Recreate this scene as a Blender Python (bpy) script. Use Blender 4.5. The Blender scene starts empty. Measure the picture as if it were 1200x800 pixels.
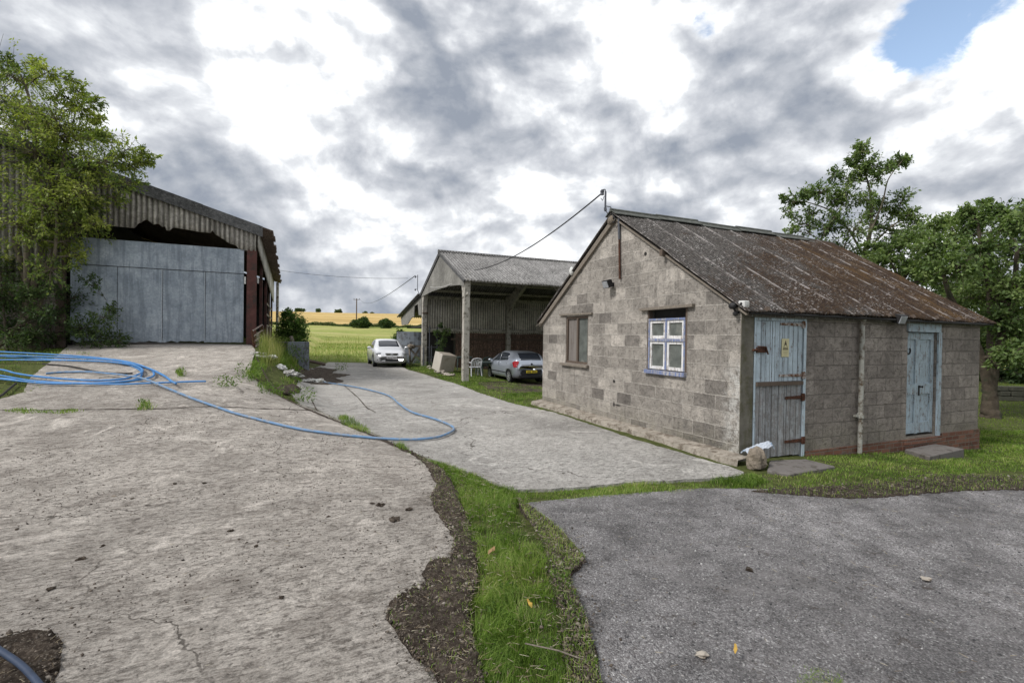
import bpy, bmesh, math, random
import numpy as np
from mathutils import Vector, Matrix, geometry
random.seed(7)
SC = bpy.context.scene
COL = SC.collection
R = math.radians
# ------------------------------------------------------------------ camera
EYE = 1.72; F = 567.0; ROLL = 0.0145; PITCH = -0.0095
cr, sr = math.cos(ROLL), math.sin(ROLL)
fwd = Vector((0, math.cos(PITCH), math.sin(PITCH)))
r0 = Vector((1, 0, 0)); u0 = r0.cross(fwd)
right = r0*cr + u0*sr
up = u0*cr - r0*sr
CAMP = Vector((0, 0, EYE))
cam = bpy.data.cameras.new('camera'); camo = bpy.data.objects.new('camera', cam); COL.objects.link(camo)
M = Matrix((right, up, -fwd)).transposed().to_4x4(); M.translation = CAMP
camo.matrix_world = M
cam.sensor_width = 36; cam.lens = F/1200*36; cam.clip_start = 0.05; cam.clip_end = 4000
SC.camera = camo

def ray(px, py):
    return (fwd*F + right*(px-600) - up*(py-400)).normalized()
def P(px, py, Y):
    d = ray(px, py); return CAMP + d*(Y/d.y)

# ------------------------------------------------------------------ ground
YS = np.array([-10, 3, 7, 9.6, 13, 16.5, 25, 36, 90.]); XS = np.array([4, 1.2, -.9, -2.9, -4.9, -6.9, -10.0, -15.2, -36.])
CS = Vector((.918, .397, 0)).normalized(); CT = Vector((-CS.y, CS.x, 0))
C0 = Vector((3.24, 6.85, 0))
def sm(t):
    t = np.clip(t, 0, 1); return t*t*(3-2*t)
def gh(x, y):
    x = np.asarray(x, float); y = np.asarray(y, float)
    d = (np.interp(y, YS, XS)-x)*.8
    W = np.interp(y, [9, 14], [3.0, 1.5])
    t = np.clip((y-4.5)/11.5, 0, 1)
    rise = 1.27*(.5*t+.5*t*t*(3-2*t))*(1-sm((y-45)/60))
    z = rise*sm(d/W)
    s = (x-C0.x)*CS.x+(y-C0.y)*CS.y
    z = z - .32*sm(np.clip(s/6.8, 0, 1))
    z = z - .24*np.exp(-((x-1)**2/36+(y-21)**2/16))
    z = z + np.interp(y, [0, 30, 60, 100, 150, 250, 350, 430, 520, 900], [0, 0, .6, 2.0, 4.4, 11.0, 17.0, 20.0, 20.5, 0])
    z = z + .0022*np.clip(-x-8, 0, 300)*np.clip((y-150)/150, 0, 1)
    return z
def ghs(x, y): return float(gh(x, y))
def G(px, py, off=0.0):
    d = ray(px, py); t = .8; pt = t
    while t < 900:
        p = CAMP+d*t
        if p.z < ghs(p.x, p.y)+off: break
        pt = t; t *= 1.02
    a, b = pt, t
    for _ in range(22):
        m = (a+b)/2; p = CAMP+d*m
        if p.z < ghs(p.x, p.y)+off: b = m
        else: a = m
    p = CAMP+d*a
    return Vector((p.x, p.y, ghs(p.x, p.y)+off))
def GL(pts, off=0.0): return [G(a, b, off) for a, b in pts]

# ------------------------------------------------------------------ material helper
class NT:
    def __init__(s, name):
        s.m = bpy.data.materials.new(name); s.m.use_nodes = True
        s.t = s.m.node_tree; s.n = s.t.nodes; s.l = s.t.links
        s.b = s.n['Principled BSDF']; s.out = s.n['Material Output']
        s.b.inputs['Specular IOR Level'].default_value = .3
    def new(s, t, **kw):
        n = s.n.new(t)
        for k, v in kw.items(): setattr(n, k, v)
        return n
    def link(s, a, b): s.l.new(a, b)
    def setin(s, sock, v):
        if isinstance(v, bpy.types.NodeSocket): s.l.new(v, sock)
        elif v is not None:
            if isinstance(v, (tuple, list)) and len(v) == 3 and sock.type == 'RGBA': v = (*v, 1)
            sock.default_value = v
    def coord(s, kind='Object'):
        return s.new('ShaderNodeTexCoord').outputs[kind]
    def pos(s): return s.new('ShaderNodeNewGeometry').outputs['Position']
    def mapping(s, v, scale=(1, 1, 1), rot=(0, 0, 0), loc=(0, 0, 0)):
        n = s.new('ShaderNodeMapping'); s.l.new(v, n.inputs[0])
        n.inputs['Scale'].default_value = scale; n.inputs['Rotation'].default_value = rot; n.inputs['Location'].default_value = loc
        return n.outputs[0]
    def noise(s, v, scale=5, detail=4, rough=.55, dist=0):
        n = s.new('ShaderNodeTexNoise'); s.l.new(v, n.inputs['Vector'])
        n.inputs['Scale'].default_value = scale; n.inputs['Detail'].default_value = detail
        n.inputs['Roughness'].default_value = rough; n.inputs['Distortion'].default_value = dist
        return n.outputs['Fac']
    def voro(s, v, scale=5, feature='F1', out='Distance'):
        n = s.new('ShaderNodeTexVoronoi', feature=feature); s.l.new(v, n.inputs['Vector'])
        n.inputs['Scale'].default_value = scale
        return n.outputs[out]
    def ramp(s, f, stops, interp='LINEAR'):
        n = s.new('ShaderNodeValToRGB'); s.setin(n.inputs[0], f); cr = n.color_ramp; cr.interpolation = interp
        while len(cr.elements) < len(stops): cr.elements.new(.5)
        for e, (p, c) in zip(cr.elements, stops):
            e.position = p
            if not isinstance(c, (tuple, list)): c = (c, c, c)
            e.color = (*c[:3], 1)
        return n.outputs[0]
    def mix(s, f, a, b, blend='MIX'):
        n = s.new('ShaderNodeMix', data_type='RGBA', blend_type=blend)
        s.setin(n.inputs[0], f); s.setin(n.inputs[6], a); s.setin(n.inputs[7], b)
        return n.outputs[2]
    def math(s, op, a, b=None, c=None, clamp=False):
        n = s.new('ShaderNodeMath', operation=op); n.use_clamp = clamp
        s.setin(n.inputs[0], a)
        if b is not None: s.setin(n.inputs[1], b)
        if c is not None: s.setin(n.inputs[2], c)
        return n.outputs[0]
    def sep(s, v):
        n = s.new('ShaderNodeSeparateXYZ'); s.l.new(v, n.inputs[0]); return n.outputs
    def ss(s, v, a, b):     # smoothstep 0..1
        n = s.new('ShaderNodeMapRange', interpolation_type='SMOOTHSTEP'); s.setin(n.inputs[0], v)
        n.inputs[1].default_value = a; n.inputs[2].default_value = b
        return n.outputs[0]
    def bump(s, h, dist=.01, strength=1.0, nrm=None):
        n = s.new('ShaderNodeBump'); s.setin(n.inputs['Height'], h)
        n.inputs['Distance'].default_value = dist; n.inputs['Strength'].default_value = strength
        if nrm is not None: s.l.new(nrm, n.inputs['Normal'])
        return n.outputs[0]
    def fin(s, col, rough=.9, nrm=None, metal=0.0, spec=None):
        s.setin(s.b.inputs['Base Color'], col); s.setin(s.b.inputs['Roughness'], rough)
        s.setin(s.b.inputs['Metallic'], metal)
        if spec is not None: s.b.inputs['Specular IOR Level'].default_value = spec
        if nrm is not None: s.l.new(nrm, s.b.inputs['Normal'])
        return s.m

def simple(name, col, rough=.7, var=.25, scale=6, bump=.0, metal=0.0, dirt=None, dscale=3, damt=.5, spec=None):
    t = NT(name); v = t.coord()
    n = t.noise(v, scale, 6, .65)
    lo = tuple(c*(1-var) for c in col); hi = tuple(min(1, c*(1+var)) for c in col)
    c = t.ramp(n, [(.3, lo), (.7, hi)])
    if dirt is not None:
        m = t.ss(t.noise(v, dscale, 8, .7), .62-.3*damt, .78-.3*damt)
        c = t.mix(m, c, dirt)
    nr = t.bump(t.noise(v, scale*6, 5, .7), bump) if bump else None
    return t.fin(c, rough, nr, metal, spec)

M_ = {}
# concrete yard: ribbed by the tamping board across the slab
def concrete(name, base, dark, ribs=1.0, blot=.5):
    t = NT(name); p = t.pos()
    rot = t.mapping(p, rot=(0, 0, -math.atan2(CS.y, CS.x)))
    big = t.noise(rot, .45, 7, .65, .5)
    mid = t.noise(rot, 2.6, 9, .72, .3)
    fine = t.noise(rot, 70, 7, .8)
    streak = t.noise(t.mapping(rot, scale=(1.2, 4.6, 1)), 3.0, 10, .78, .5)
    rib = t.noise(t.mapping(rot, scale=(5.5, 22.0, 1)), 1.5, 9, .82, .5)
    rib2 = t.noise(t.mapping(rot, scale=(9, 58, 1)), 1.0, 7, .8, .4)
    blob = t.noise(t.mapping(rot, scale=(1, 1.5, 1)), 14, 9, .8, .3)
    c = t.ramp(big, [(.32, tuple(x*.68 for x in base)), (.5, base), (.66, tuple(min(1, x*1.22) for x in base))])
    c = t.mix(t.math('MULTIPLY', t.ss(mid, .44, .64), blot), c, dark)
    c = t.mix(t.math('MULTIPLY', t.ss(streak, .50, .62), .40*ribs), c, dark)
    c = t.mix(t.math('MULTIPLY', t.ss(rib, .50, .60), .75*ribs), c, tuple(x*.85 for x in dark))
    c = t.mix(t.math('MULTIPLY', t.ss(rib2, .50, .60), .55*ribs), c, tuple(x*.9 for x in dark))
    c = t.mix(t.math('MULTIPLY', t.ss(blob, .54, .63), .75*(.4+.6*ribs)), c, tuple(x*.8 for x in dark))
    spk = t.noise(rot, 30, 6, .75)
    c = t.mix(t.math('MULTIPLY', t.ss(spk, .60, .67), .8), c, tuple(x*.42 for x in dark))
    pale = t.noise(rot, 1.3, 10, .78, .9)
    c = t.mix(t.math('MULTIPLY', t.ss(pale, .53, .66), .75), c, tuple(min(1, x*1.5) for x in base))
    stain = t.noise(t.mapping(rot, loc=(5, 3, 0)), .9, 9, .75, .7)
    c = t.mix(t.math('MULTIPLY', t.ss(stain, .60, .70), .6), c, (.11, .09, .07))
    ck = t.new('ShaderNodeTexVoronoi', feature='DISTANCE_TO_EDGE'); wv_ = t.new('ShaderNodeVectorMath', operation='ADD'); wn_ = t.new('ShaderNodeTexNoise'); t.link(rot, wn_.inputs[0]); wn_.inputs['Scale'].default_value = 2.2; wn_.inputs['Detail'].default_value = 8; ws_ = t.new('ShaderNodeVectorMath', operation='SCALE'); t.link(wn_.outputs['Color'], ws_.inputs[0]); ws_.inputs['Scale'].default_value = .9; t.link(rot, wv_.inputs[0]); t.link(ws_.outputs[0], wv_.inputs[1]); t.link(wv_.outputs[0], ck.inputs['Vector']); ck.inputs['Scale'].default_value = .27
    crk = t.math('MULTIPLY', t.ss(ck.outputs['Distance'], .0042, .0015), t.ss(big, .44, .54))
    c = t.mix(t.math('MULTIPLY', crk, .8), c, (.07, .06, .05))
    g = t.ramp(fine, [(.34, .62), (.5, 1.0), (.66, 1.32)])
    c = t.mix(1.0, c, g, 'MULTIPLY')
    h = t.math('ADD', t.math('MULTIPLY', rib, 1.6*ribs), t.math('MULTIPLY', fine, .6))
    h = t.math('SUBTRACT', h, t.math('MULTIPLY', t.ss(spk, .56, .68), .5))
    h = t.math('SUBTRACT', h, t.math('MULTIPLY', t.ss(blob, .5, .65), .5))
    return t.fin(c, .95, t.bump(h, .022, .9), spec=.12)
M_['slab'] = concrete('weathered_concrete', (.54, .495, .445), (.215, .188, .163))
M_['road'] = concrete('road_concrete', (.46, .44, .41), (.26, .24, .22), .6, .35)

def tarmac():
    t = NT('old_tarmac'); p = t.pos()
    ag = t.new('ShaderNodeTexVoronoi', feature='F1'); t.link(p, ag.inputs['Vector']); ag.inputs['Scale'].default_value = 115
    agc = t.sep(ag.outputs['Color'])[0]
    big = t.noise(p, .5, 8, .68, .6); mid = t.noise(p, 3.5, 9, .75); fine = t.noise(p, 45, 7, .8)
    c = t.ramp(agc, [(0, (.14, .132, .132)), (.5, (.21, .20, .20)), (.88, (.28, .27, .268)), (.97, (.36, .355, .35)), (1, (.5, .49, .48))])
    c = t.mix(1.0, c, t.ramp(big, [(.32, .62), (.5, 1.0), (.66, 1.5)]), 'MULTIPLY')
    c = t.mix(1.0, c, t.ramp(mid, [(.34, .62), (.5, 1.0), (.66, 1.35)]), 'MULTIPLY')
    c = t.mix(1.0, c, t.ramp(fine, [(.34, .6), (.5, 1.0), (.66, 1.4)]), 'MULTIPLY')
    c = t.mix(t.math('MULTIPLY', t.ss(t.noise(p, .9, 10, .75, 1.2), .52, .68), .55), c, (.29, .275, .27))
    c = t.mix(t.math('MULTIPLY', t.ss(t.noise(p, 5, 8, .75), .58, .68), .7), c, (.065, .05, .04))
    c = t.mix(t.math('MULTIPLY', t.ss(t.noise(p, 16, 6, .75), .60, .68), .5), c, (.10, .085, .06))
    sp = t.voro(p, 9)
    c = t.mix(t.ss(sp, .07, .05), c, (.42, .40, .38))
    h = t.math('SUBTRACT', t.math('ADD', mid, fine), t.math('MULTIPLY', ag.outputs['Distance'], 1.0))
    return t.fin(c, .93, t.bump(h, .012, 1.0), spec=.12)
M_['tarmac'] = tarmac()

def soil(name, a, b, hi):
    t = NT(name); p = t.pos()
    n = t.noise(p, 26, 10, .82); m = t.noise(p, 4, 6, .7)
    c = t.ramp(n, [(.36, a), (.5, b), (.64, hi)])
    c = t.mix(1, c, t.ramp(m, [(.35, .6), (.65, 1.4)]), 'MULTIPLY')
    s = t.voro(p, 55)
    c = t.mix(t.ss(s, .22, .16), c, (.26, .23, .19))
    return t.fin(c, .97, t.bump(t.math('ADD', n, t.math('MULTIPLY', m, .7)), .07, 1.0), spec=.1)
M_['soil'] = soil('dark_soil', (.030, .022, .017), (.085, .066, .052), (.21, .175, .14))

def groundmat():
    t = NT('grass_ground'); p = t.pos()
    xyz = t.sep(p)
    n = t.noise(p, 9, 8, .75); b = t.noise(p, .8, 6, .7)
    c = t.ramp(n, [(.3, (.035, .036, .016)), (.5, (.08, .095, .03)), (.72, (.16, .17, .06))])
    soilc = t.ramp(n, [(.3, (.04, .032, .022)), (.7, (.13, .105, .075))])
    c = t.mix(t.ss(b, .56, .68), c, soilc)
    # meadow: brighter and yellower farther out
    far = t.ss(xyz[1], 27, 34)
    st = t.mapping(p, scale=(.35, 1.0, 1))
    f1 = t.noise(st, .10, 9, .72, .6); f2 = t.noise(st, 1.6, 9, .78)
    fc = t.ramp(f1, [(.33, (.16, .20, .05)), (.46, (.25, .29, .075)), (.56, (.35, .345, .12)), (.70, (.40, .37, .17))])
    fc = t.mix(1, fc, t.ramp(f2, [(.3, .6), (.7, 1.35)]), 'MULTIPLY')
    c = t.mix(far, c, fc)
    h = t.math('ADD', n, t.math('MULTIPLY', f2, .5))
    return t.fin(c, .95, t.bump(h, .06, .8), spec=.1)
M_['ground'] = groundmat()
def wheatmat():
    t = NT('ripe_wheat'); p = t.pos()
    st = t.mapping(p, scale=(.15, 1.0, 1), rot=(0, 0, .12))
    a = t.noise(st, .06, 8, .65, .3); b = t.noise(p, 1.2, 6, .7)
    c = t.ramp(a, [(.32, (.38, .255, .085)), (.5, (.52, .37, .145)), (.7, (.62, .47, .22))])
    c = t.mix(1, c, t.ramp(b, [(.3, .85), (.7, 1.12)]), 'MULTIPLY')
    wv = t.new('ShaderNodeTexWave', wave_type='BANDS', bands_direction='X'); t.link(t.mapping(p, rot=(0, 0, .35)), wv.inputs[0])
    wv.inputs['Scale'].default_value = .025; wv.inputs['Distortion'].default_value = .6
    c = t.mix(t.ss(wv.outputs['Fac'], .93, .99), c, (.26, .20, .08))
    return t.fin(c, .95, spec=.1)
M_['wheat'] = wheatmat()

# concrete blockwork
def blocks(name, dark, light, mortar, lich, warm=None, mort=.010):
    t = NT(name); uv = t.coord('UV')
    wob = t.new('ShaderNodeVectorMath', operation='ADD')
    nz = t.new('ShaderNodeTexNoise'); t.link(uv, nz.inputs[0]); nz.inputs['Scale'].default_value = 5
    sc = t.new('ShaderNodeVectorMath', operation='SCALE'); t.link(nz.outputs['Color'], sc.inputs[0]); sc.inputs['Scale'].default_value = .016
    t.link(uv, wob.inputs[0]); t.link(sc.outputs[0], wob.inputs[1]); wuv = wob.outputs[0]
    br = t.new('ShaderNodeTexBrick'); t.link(wuv, br.inputs['Vector'])
    br.offset = .5; br.inputs['Scale'].default_value = 1
    br.inputs['Brick Width'].default_value = .45; br.inputs['Row Height'].default_value = .225
    br.inputs['Mortar Size'].default_value = mort; br.inputs['Mortar Smooth'].default_value = .45; br.inputs['Bias'].default_value = .0
    br.inputs['Color1'].default_value = (0, 0, 0, 1); br.inputs['Color2'].default_value = (1, 1, 1, 1); br.inputs['Mortar'].default_value = (.5, .5, .5, 1)
    tone = t.sep(br.outputs['Color'])[0]
    mid = tuple((a*.45+b*.55) for a, b in zip(dark, light))
    c = t.ramp(tone, [(0, dark), (.22, tuple(x*.85 for x in mid)), (.6, mid), (1, light)])
    big = t.noise(uv, .8, 6, .6, .4); n2 = t.noise(uv, 4.5, 8, .72); fine = t.noise(uv, 55, 7, .78)
    c = t.mix(1, c, t.ramp(big, [(.35, .80), (.5, 1.02), (.65, 1.18)]), 'MULTIPLY')
    c = t.mix(1, c, t.ramp(n2, [(.35, .80), (.5, 1.0), (.65, 1.18)]), 'MULTIPLY')
    pit = t.noise(uv, 38, 4, .6)
    c = t.mix(t.math('MULTIPLY', t.ss(pit, .62, .70), .75), c, tuple(x*.32 for x in dark))
    c = t.mix(t.math('MULTIPLY', br.outputs['Fac'], t.ramp(n2, [(.35, .45), (.6, .95)])), c, mortar)
    xyz = t.sep(uv)
    # rain streaks
    sk = t.noise(t.mapping(uv, scale=(7, .6, 1)), 1, 6, .6)
    c = t.mix(t.math('MULTIPLY', t.ss(sk, .56, .7), .35), c, tuple(x*.5 for x in dark))
    if lich:
        cl = t.noise(uv, 1.5, 3, .5)
        lm = t.ss(t.noise(uv, 24, 8, .8), .575, .64)
        # thick near the yard corner, thin elsewhere (UV x = distance from corner)
        corner = t.ss(xyz[0], 2.2, .05)
        low = t.ss(xyz[1], 2.6, -.1)
        dens = t.math('MULTIPLY', lm, t.math('ADD', .10, t.math('MULTIPLY', corner, .8)))
        dens = t.math('MULTIPLY', dens, t.ramp(cl, [(.3, .35), (.65, 1.0)]))
        c = t.mix(dens, c, (.62, .60, .56))
        patch = t.math('MULTIPLY', t.ss(xyz[0], .38, .10), t.ss(t.noise(uv, 7, 8, .75), .42, .58))
        patch = t.math('MULTIPLY', patch, t.ss(xyz[1], 1.5, 1.2))
        c = t.mix(t.math('MULTIPLY', patch, .85), c, (.60, .585, .55))
        p2 = t.math('MULTIPLY', t.ss(t.noise(uv, 2.0, 7, .7), .60, .70), t.ss(xyz[1], 1.1, .7))
        c = t.mix(t.math('MULTIPLY', p2, .45), c, (.50, .48, .44))
    alg = t.math('MULTIPLY', t.ss(xyz[1], .55, -.1), t.ss(n2, .35, .6))
    c = t.mix(t.math('MULTIPLY', alg, .5), c, (.20, .19, .125))
    c = t.mix(1, c, t.ramp(fine, [(.35, .62), (.65, 1.3)]), 'MULTIPLY')
    h = t.math('ADD', t.math('MULTIPLY', br.outputs['Fac'], -.8), t.math('MULTIPLY', fine, .8))
    h = t.math('SUBTRACT', h, t.math('MULTIPLY', t.ss(pit, .6, .7), .8))
    chip = t.ss(t.noise(uv, 11, 9, .8), .50, .66)
    h = t.math('SUBTRACT', t.math('ADD', h, t.math('MULTIPLY', tone, .35)), t.math('MULTIPLY', chip, .5))
    return t.fin(c, .95, t.bump(h, .020, 1.0), spec=.15)
M_['block'] = blocks('lichened_blockwork', (.18, .163, .147), (.46, .42, .375), (.54, .50, .45), True)
M_['block2'] = blocks('smooth_blockwork', (.275, .242, .217), (.345, .304, .272), (.20, .178, .16), False, mort=.007)
def bricks():
    t = NT('red_brickwork'); uv = t.coord('UV')
    br = t.new('ShaderNodeTexBrick'); t.link(uv, br.inputs['Vector'])
    br.inputs['Scale'].default_value = 1; br.inputs['Brick Width'].default_value = .225; br.inputs['Row Height'].default_value = .075
    br.inputs['Mortar Size'].default_value = .006
    br.inputs['Color1'].default_value = (.11, .045, .03, 1); br.inputs['Color2'].default_value = (.23, .11, .075, 1); br.inputs['Mortar'].default_value = (.2, .17, .14, 1)
    n = t.noise(uv, 9, 8, .75)
    c = t.mix(t.ss(n, .5, .66), br.outputs['Color'], (.15, .135, .11))
    c = t.mix(t.ss(t.noise(uv, 3, 6, .7), .55, .7), c, (.06, .055, .035))
    h = t.math('ADD', n, t.math('MULTIPLY', br.outputs['Fac'], -.7))
    return t.fin(c, .95, t.bump(h, .015, 1))
M_['brick'] = bricks()

# roofs ; UV = metres along ridge (u) and down slope (v)
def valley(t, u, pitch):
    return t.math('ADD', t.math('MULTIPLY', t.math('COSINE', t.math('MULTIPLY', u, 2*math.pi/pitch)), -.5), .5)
def roofmoss():
    t = NT('mossy_corrugated_roof'); uv = t.coord('UV'); xyz = t.sep(uv)
    u, v = xyz[0], xyz[1]
    fine = t.noise(uv, 48, 7, .8); n = t.noise(uv, 11, 10, .8, .3); big = t.noise(uv, .9, 7, .68, .5)
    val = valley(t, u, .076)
    base = t.ramp(n, [(.36, (.032, .030, .029)), (.5, (.075, .069, .064)), (.64, (.17, .16, .15))])
    w = t.math('ADD', t.math('MULTIPLY', u, .050), t.math('MULTIPLY', v, .045))
    mm = t.math('ADD', t.math('ADD', t.math('MULTIPLY', n, .9), t.math('MULTIPLY', big, .7)), w)
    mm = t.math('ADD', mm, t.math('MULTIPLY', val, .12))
    moss = t.ss(mm, .93, 1.10)
    mcol = t.ramp(t.noise(uv, 17, 9, .8), [(.36, (.020, .015, .013)), (.5, (.044, .030, .022)), (.6, (.074, .050, .032)), (.7, (.17, .115, .05))])
    orange = t.math('MULTIPLY', t.ss(t.noise(t.mapping(uv, scale=(1.6, .5, 1)), 1.6, 7, .7), .47, .62), t.ss(u, 2.2, 5.8))
    mcol = t.mix(t.math('MULTIPLY', orange, .30), mcol, t.ramp(fine, [(.34, (.05, .028, .010)), (.66, (.26, .145, .04))]))
    c = t.mix(moss, base, mcol)
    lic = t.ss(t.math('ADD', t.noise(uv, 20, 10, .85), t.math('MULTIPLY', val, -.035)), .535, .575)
    dens = t.math('SUBTRACT', t.ramp(t.noise(uv, 1.5, 5, .65), [(.38, .12), (.62, 1)]), t.math('MULTIPLY', u, .07))
    c = t.mix(t.math('MULTIPLY', lic, dens, clamp=True), c, (.50, .475, .46))
    fr = t.math('FRACT', t.math('DIVIDE', u, .76))
    lap = t.ss(t.math('ABSOLUTE', t.math('SUBTRACT', fr, .5)), .455, .485)
    lapn = t.ss(t.noise(t.mapping(uv, scale=(20, 3.5, 1)), 1, 9, .8), .46, .57)
    c = t.mix(t.math('MULTIPLY', t.math('MULTIPLY', lap, lapn), .62), c, (.42, .385, .365))
    st = t.ss(t.noise(t.mapping(uv, scale=(30, 2.2, 1)), 1, 9, .8), .56, .64)
    c = t.mix(t.math('MULTIPLY', st, .18), c, (.34, .30, .28))
    c = t.mix(1, c, t.ramp(val, [(0, 1.5), (1, .45)]), 'MULTIPLY')  # rib shading put into the colour: crests lightened, valleys darkened
    h = t.math('ADD', t.math('MULTIPLY', n, 1.2), t.math('MULTIPLY', fine, .7))
    return t.fin(c, .95, t.bump(h, .045, 1.0), spec=.1)
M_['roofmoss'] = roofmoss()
def asbestos(name, a, b, lich=.6, streak=.4, sp=(.48, .47, .45), pitch=0):
    t = NT(name); uv = t.coord('UV')
    n = t.noise(uv, 7, 10, .82, .3); big = t.noise(uv, .7, 7, .65)
    mid = tuple((x+y)/2 for x, y in zip(a, b))
    c = t.ramp(n, [(.36, a), (.5, mid), (.64, b)])
    c = t.mix(1, c, t.ramp(big, [(.34, .7), (.66, 1.3)]), 'MULTIPLY')
    sn = t.noise(t.mapping(uv, scale=(12, .8, 1)), 1, 8, .74)
    c = t.mix(t.math('MULTIPLY', t.ss(sn, .46, .60), streak), c, tuple(x*.45 for x in a))
    l = t.ss(t.noise(uv, 15, 9, .84), .53, .60)
    c = t.mix(t.math('MULTIPLY', l, lich), c, sp)
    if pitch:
        c = t.mix(1, c, t.ramp(valley(t, t.sep(uv)[0], pitch), [(0, 1.25), (1, .55)]), 'MULTIPLY')  # corrugation shade painted in, valleys darker than crests
    return t.fin(c, .93, t.bump(n, .02, .7), spec=.15)
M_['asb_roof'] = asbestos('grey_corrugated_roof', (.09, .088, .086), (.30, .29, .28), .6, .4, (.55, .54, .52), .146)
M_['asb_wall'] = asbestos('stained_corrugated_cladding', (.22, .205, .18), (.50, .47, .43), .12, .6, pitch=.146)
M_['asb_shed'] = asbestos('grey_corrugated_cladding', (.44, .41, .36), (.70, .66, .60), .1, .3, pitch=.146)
M_['asb_white'] = asbestos('pale_side_cladding', (.42, .40, .36), (.62, .60, .55), .1, .25)
M_['verge'] = asbestos('dark_verge_capping', (.05, .05, .052), (.14, .14, .142), .45, .1, (.34, .34, .32))
M_['barn_roof'] = asbestos('reddish_lichen_roof', (.10, .07, .06), (.25, .19, .16), .5, .2)
M_['render'] = asbestos('grey_gable_board', (.17, .165, .15), (.31, .30, .275), .1, .3)

def galv():
    t = NT('galvanised_sheet'); uv = t.coord('UV')
    v = t.new('ShaderNodeTexVoronoi'); t.link(uv, v.inputs[0]); v.inputs['Scale'].default_value = 22
    n = t.noise(uv, 1.6, 7, .65, .3); sn = t.noise(t.mapping(uv, scale=(6, .5, 1)), 1, 7, .7)
    c = t.ramp(n, [(.3, (.20, .235, .275)), (.5, (.30, .34, .385)), (.7, (.40, .44, .485))])
    c = t.mix(1, c, t.ramp(t.sep(v.outputs['Color'])[0], [(0, .88), (1, 1.12)]), 'MULTIPLY')
    c = t.mix(t.math('MULTIPLY', t.ss(sn, .47, .6), .5), c, (.13, .155, .19))
    xyz = t.sep(uv)
    rust = t.math('MULTIPLY', t.ss(t.noise(uv, 6, 8, .78), .52, .66), t.ss(xyz[1], .65, .0))
    c = t.mix(t.math('MULTIPLY', rust, .55), c, (.07, .045, .03))
    w = t.ss(t.noise(uv, 45, 6, .8), .62, .7)
    c = t.mix(t.math('MULTIPLY', w, .35), c, (.42, .46, .50))
    return t.fin(c, .5, t.bump(n, .02, .6), .45)
M_['galv'] = galv()
def paintwood(name, paint, wood, amt, dirt=(.05, .045, .04), board=.12, scale=1.0, warp=3):
    t = NT(name); uv = t.coord('UV')
    g = t.noise(t.mapping(uv, scale=(16*scale, 1.0*scale, 1)), 2.2, 9, .78, .4)
    n = t.noise(uv, 9, 9, .8)
    peel = t.ss(t.math('ADD', t.math('MULTIPLY', g, .6), t.math('MULTIPLY', n, .4)), .60-amt*.2, .64-amt*.2)
    wc = t.ramp(g, [(.3, tuple(x*.55 for x in wood)), (.7, tuple(x*1.3 for x in wood))])
    pc = t.mix(1, (*paint,), t.ramp(t.noise(uv, 3, 6, .7), [(.3, .8), (.7, 1.12)]), 'MULTIPLY')
    c = t.mix(peel, pc, wc)
    if board:
        fr = t.math('FRACT', t.math('DIVIDE', t.sep(uv)[0], board))
        gap = t.ss(t.math('ABSOLUTE', t.math('SUBTRACT', fr, .5)), .455, .48)
        tone = t.new('ShaderNodeTexWhiteNoise', noise_dimensions='1D'); t.link(t.math('FLOOR', t.math('DIVIDE', t.sep(uv)[0], board)), tone.inputs['W'])
        c = t.mix(1, c, t.ramp(tone.outputs[0], [(0, .82), (1, 1.1)]), 'MULTIPLY')
        c = t.mix(t.math('MULTIPLY', gap, .85), c, dirt)
        h = t.math('SUBTRACT', t.math('MULTIPLY', peel, -.35), t.math('MULTIPLY', gap, 1.5))
    else: h = t.math('MULTIPLY', peel, -.35)
    h = t.math('ADD', h, t.math('MULTIPLY', g, .5))
    return t.fin(c, .85, t.bump(h, .007, 1))
M_['bluedoor'] = paintwood('flaking_pale_blue_boards', (.46, .545, .605), (.20, .16, .15), .30, board=.098)
M_['greydoor'] = paintwood('bare_grey_boards', (.37, .385, .40), (.25, .24, .235), .62, board=.13)
M_['bluepaint'] = paintwood('flaking_pale_blue_paint', (.38, .46, .515), (.20, .17, .155), .42, board=0)
M_['bluetrim'] = paintwood('flaking_blue_frame_paint', (.17, .21, .36), (.38, .37, .38), .56, board=0)
M_['whitetrim'] = paintwood('flaking_white_paint', (.72, .71, .70), (.35, .30, .26), .45, board=0)
M_['fascia'] = paintwood('dirty_white_fascia', (.33, .335, .325), (.13, .115, .10), .8, board=0)
M_['wood'] = paintwood('old_bare_timber', (.15, .12, .095), (.12, .09, .07), .9, board=0)
M_['wood_l'] = paintwood('weathered_pale_timber', (.30, .265, .22), (.20, .17, .14), .8, board=0)
M_['boardbrown'] = paintwood('brown_boarding', (.31, .195, .145), (.10, .07, .055), .7, board=.30)
M_['ply'] = paintwood('rotting_board', (.13, .10, .085), (.19, .17, .155), .9, board=0, scale=.5)
M_['white'] = simple('chalky_white', (.62, .62, .60), .8, .12, 9, .003, dirt=(.28, .26, .22), damt=.3)
M_['dirtywhite'] = simple('dirty_white_plastic', (.50, .49, .47), .6, .2, 7, .004, dirt=(.12, .11, .09), damt=.6, dscale=9)
M_['box'] = simple('cream_enamel', (.50, .46, .41), .6, .08, 4, 0, dirt=(.30, .26, .2), damt=.25)
M_['box2'] = simple('beige_enamel', (.36, .32, .27), .65, .1, 4, 0, dirt=(.24, .2, .15), damt=.3)
M_['dark'] = simple('interior_shade', (.03, .028, .026), .95, .3, 3)  # near-black colour carries the shade of interiors, gaps and holes
M_['steelred'] = simple('red_oxide_steel', (.10, .042, .036), .75, .3, 5, .004, dirt=(.05, .035, .03), damt=.5)
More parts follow.
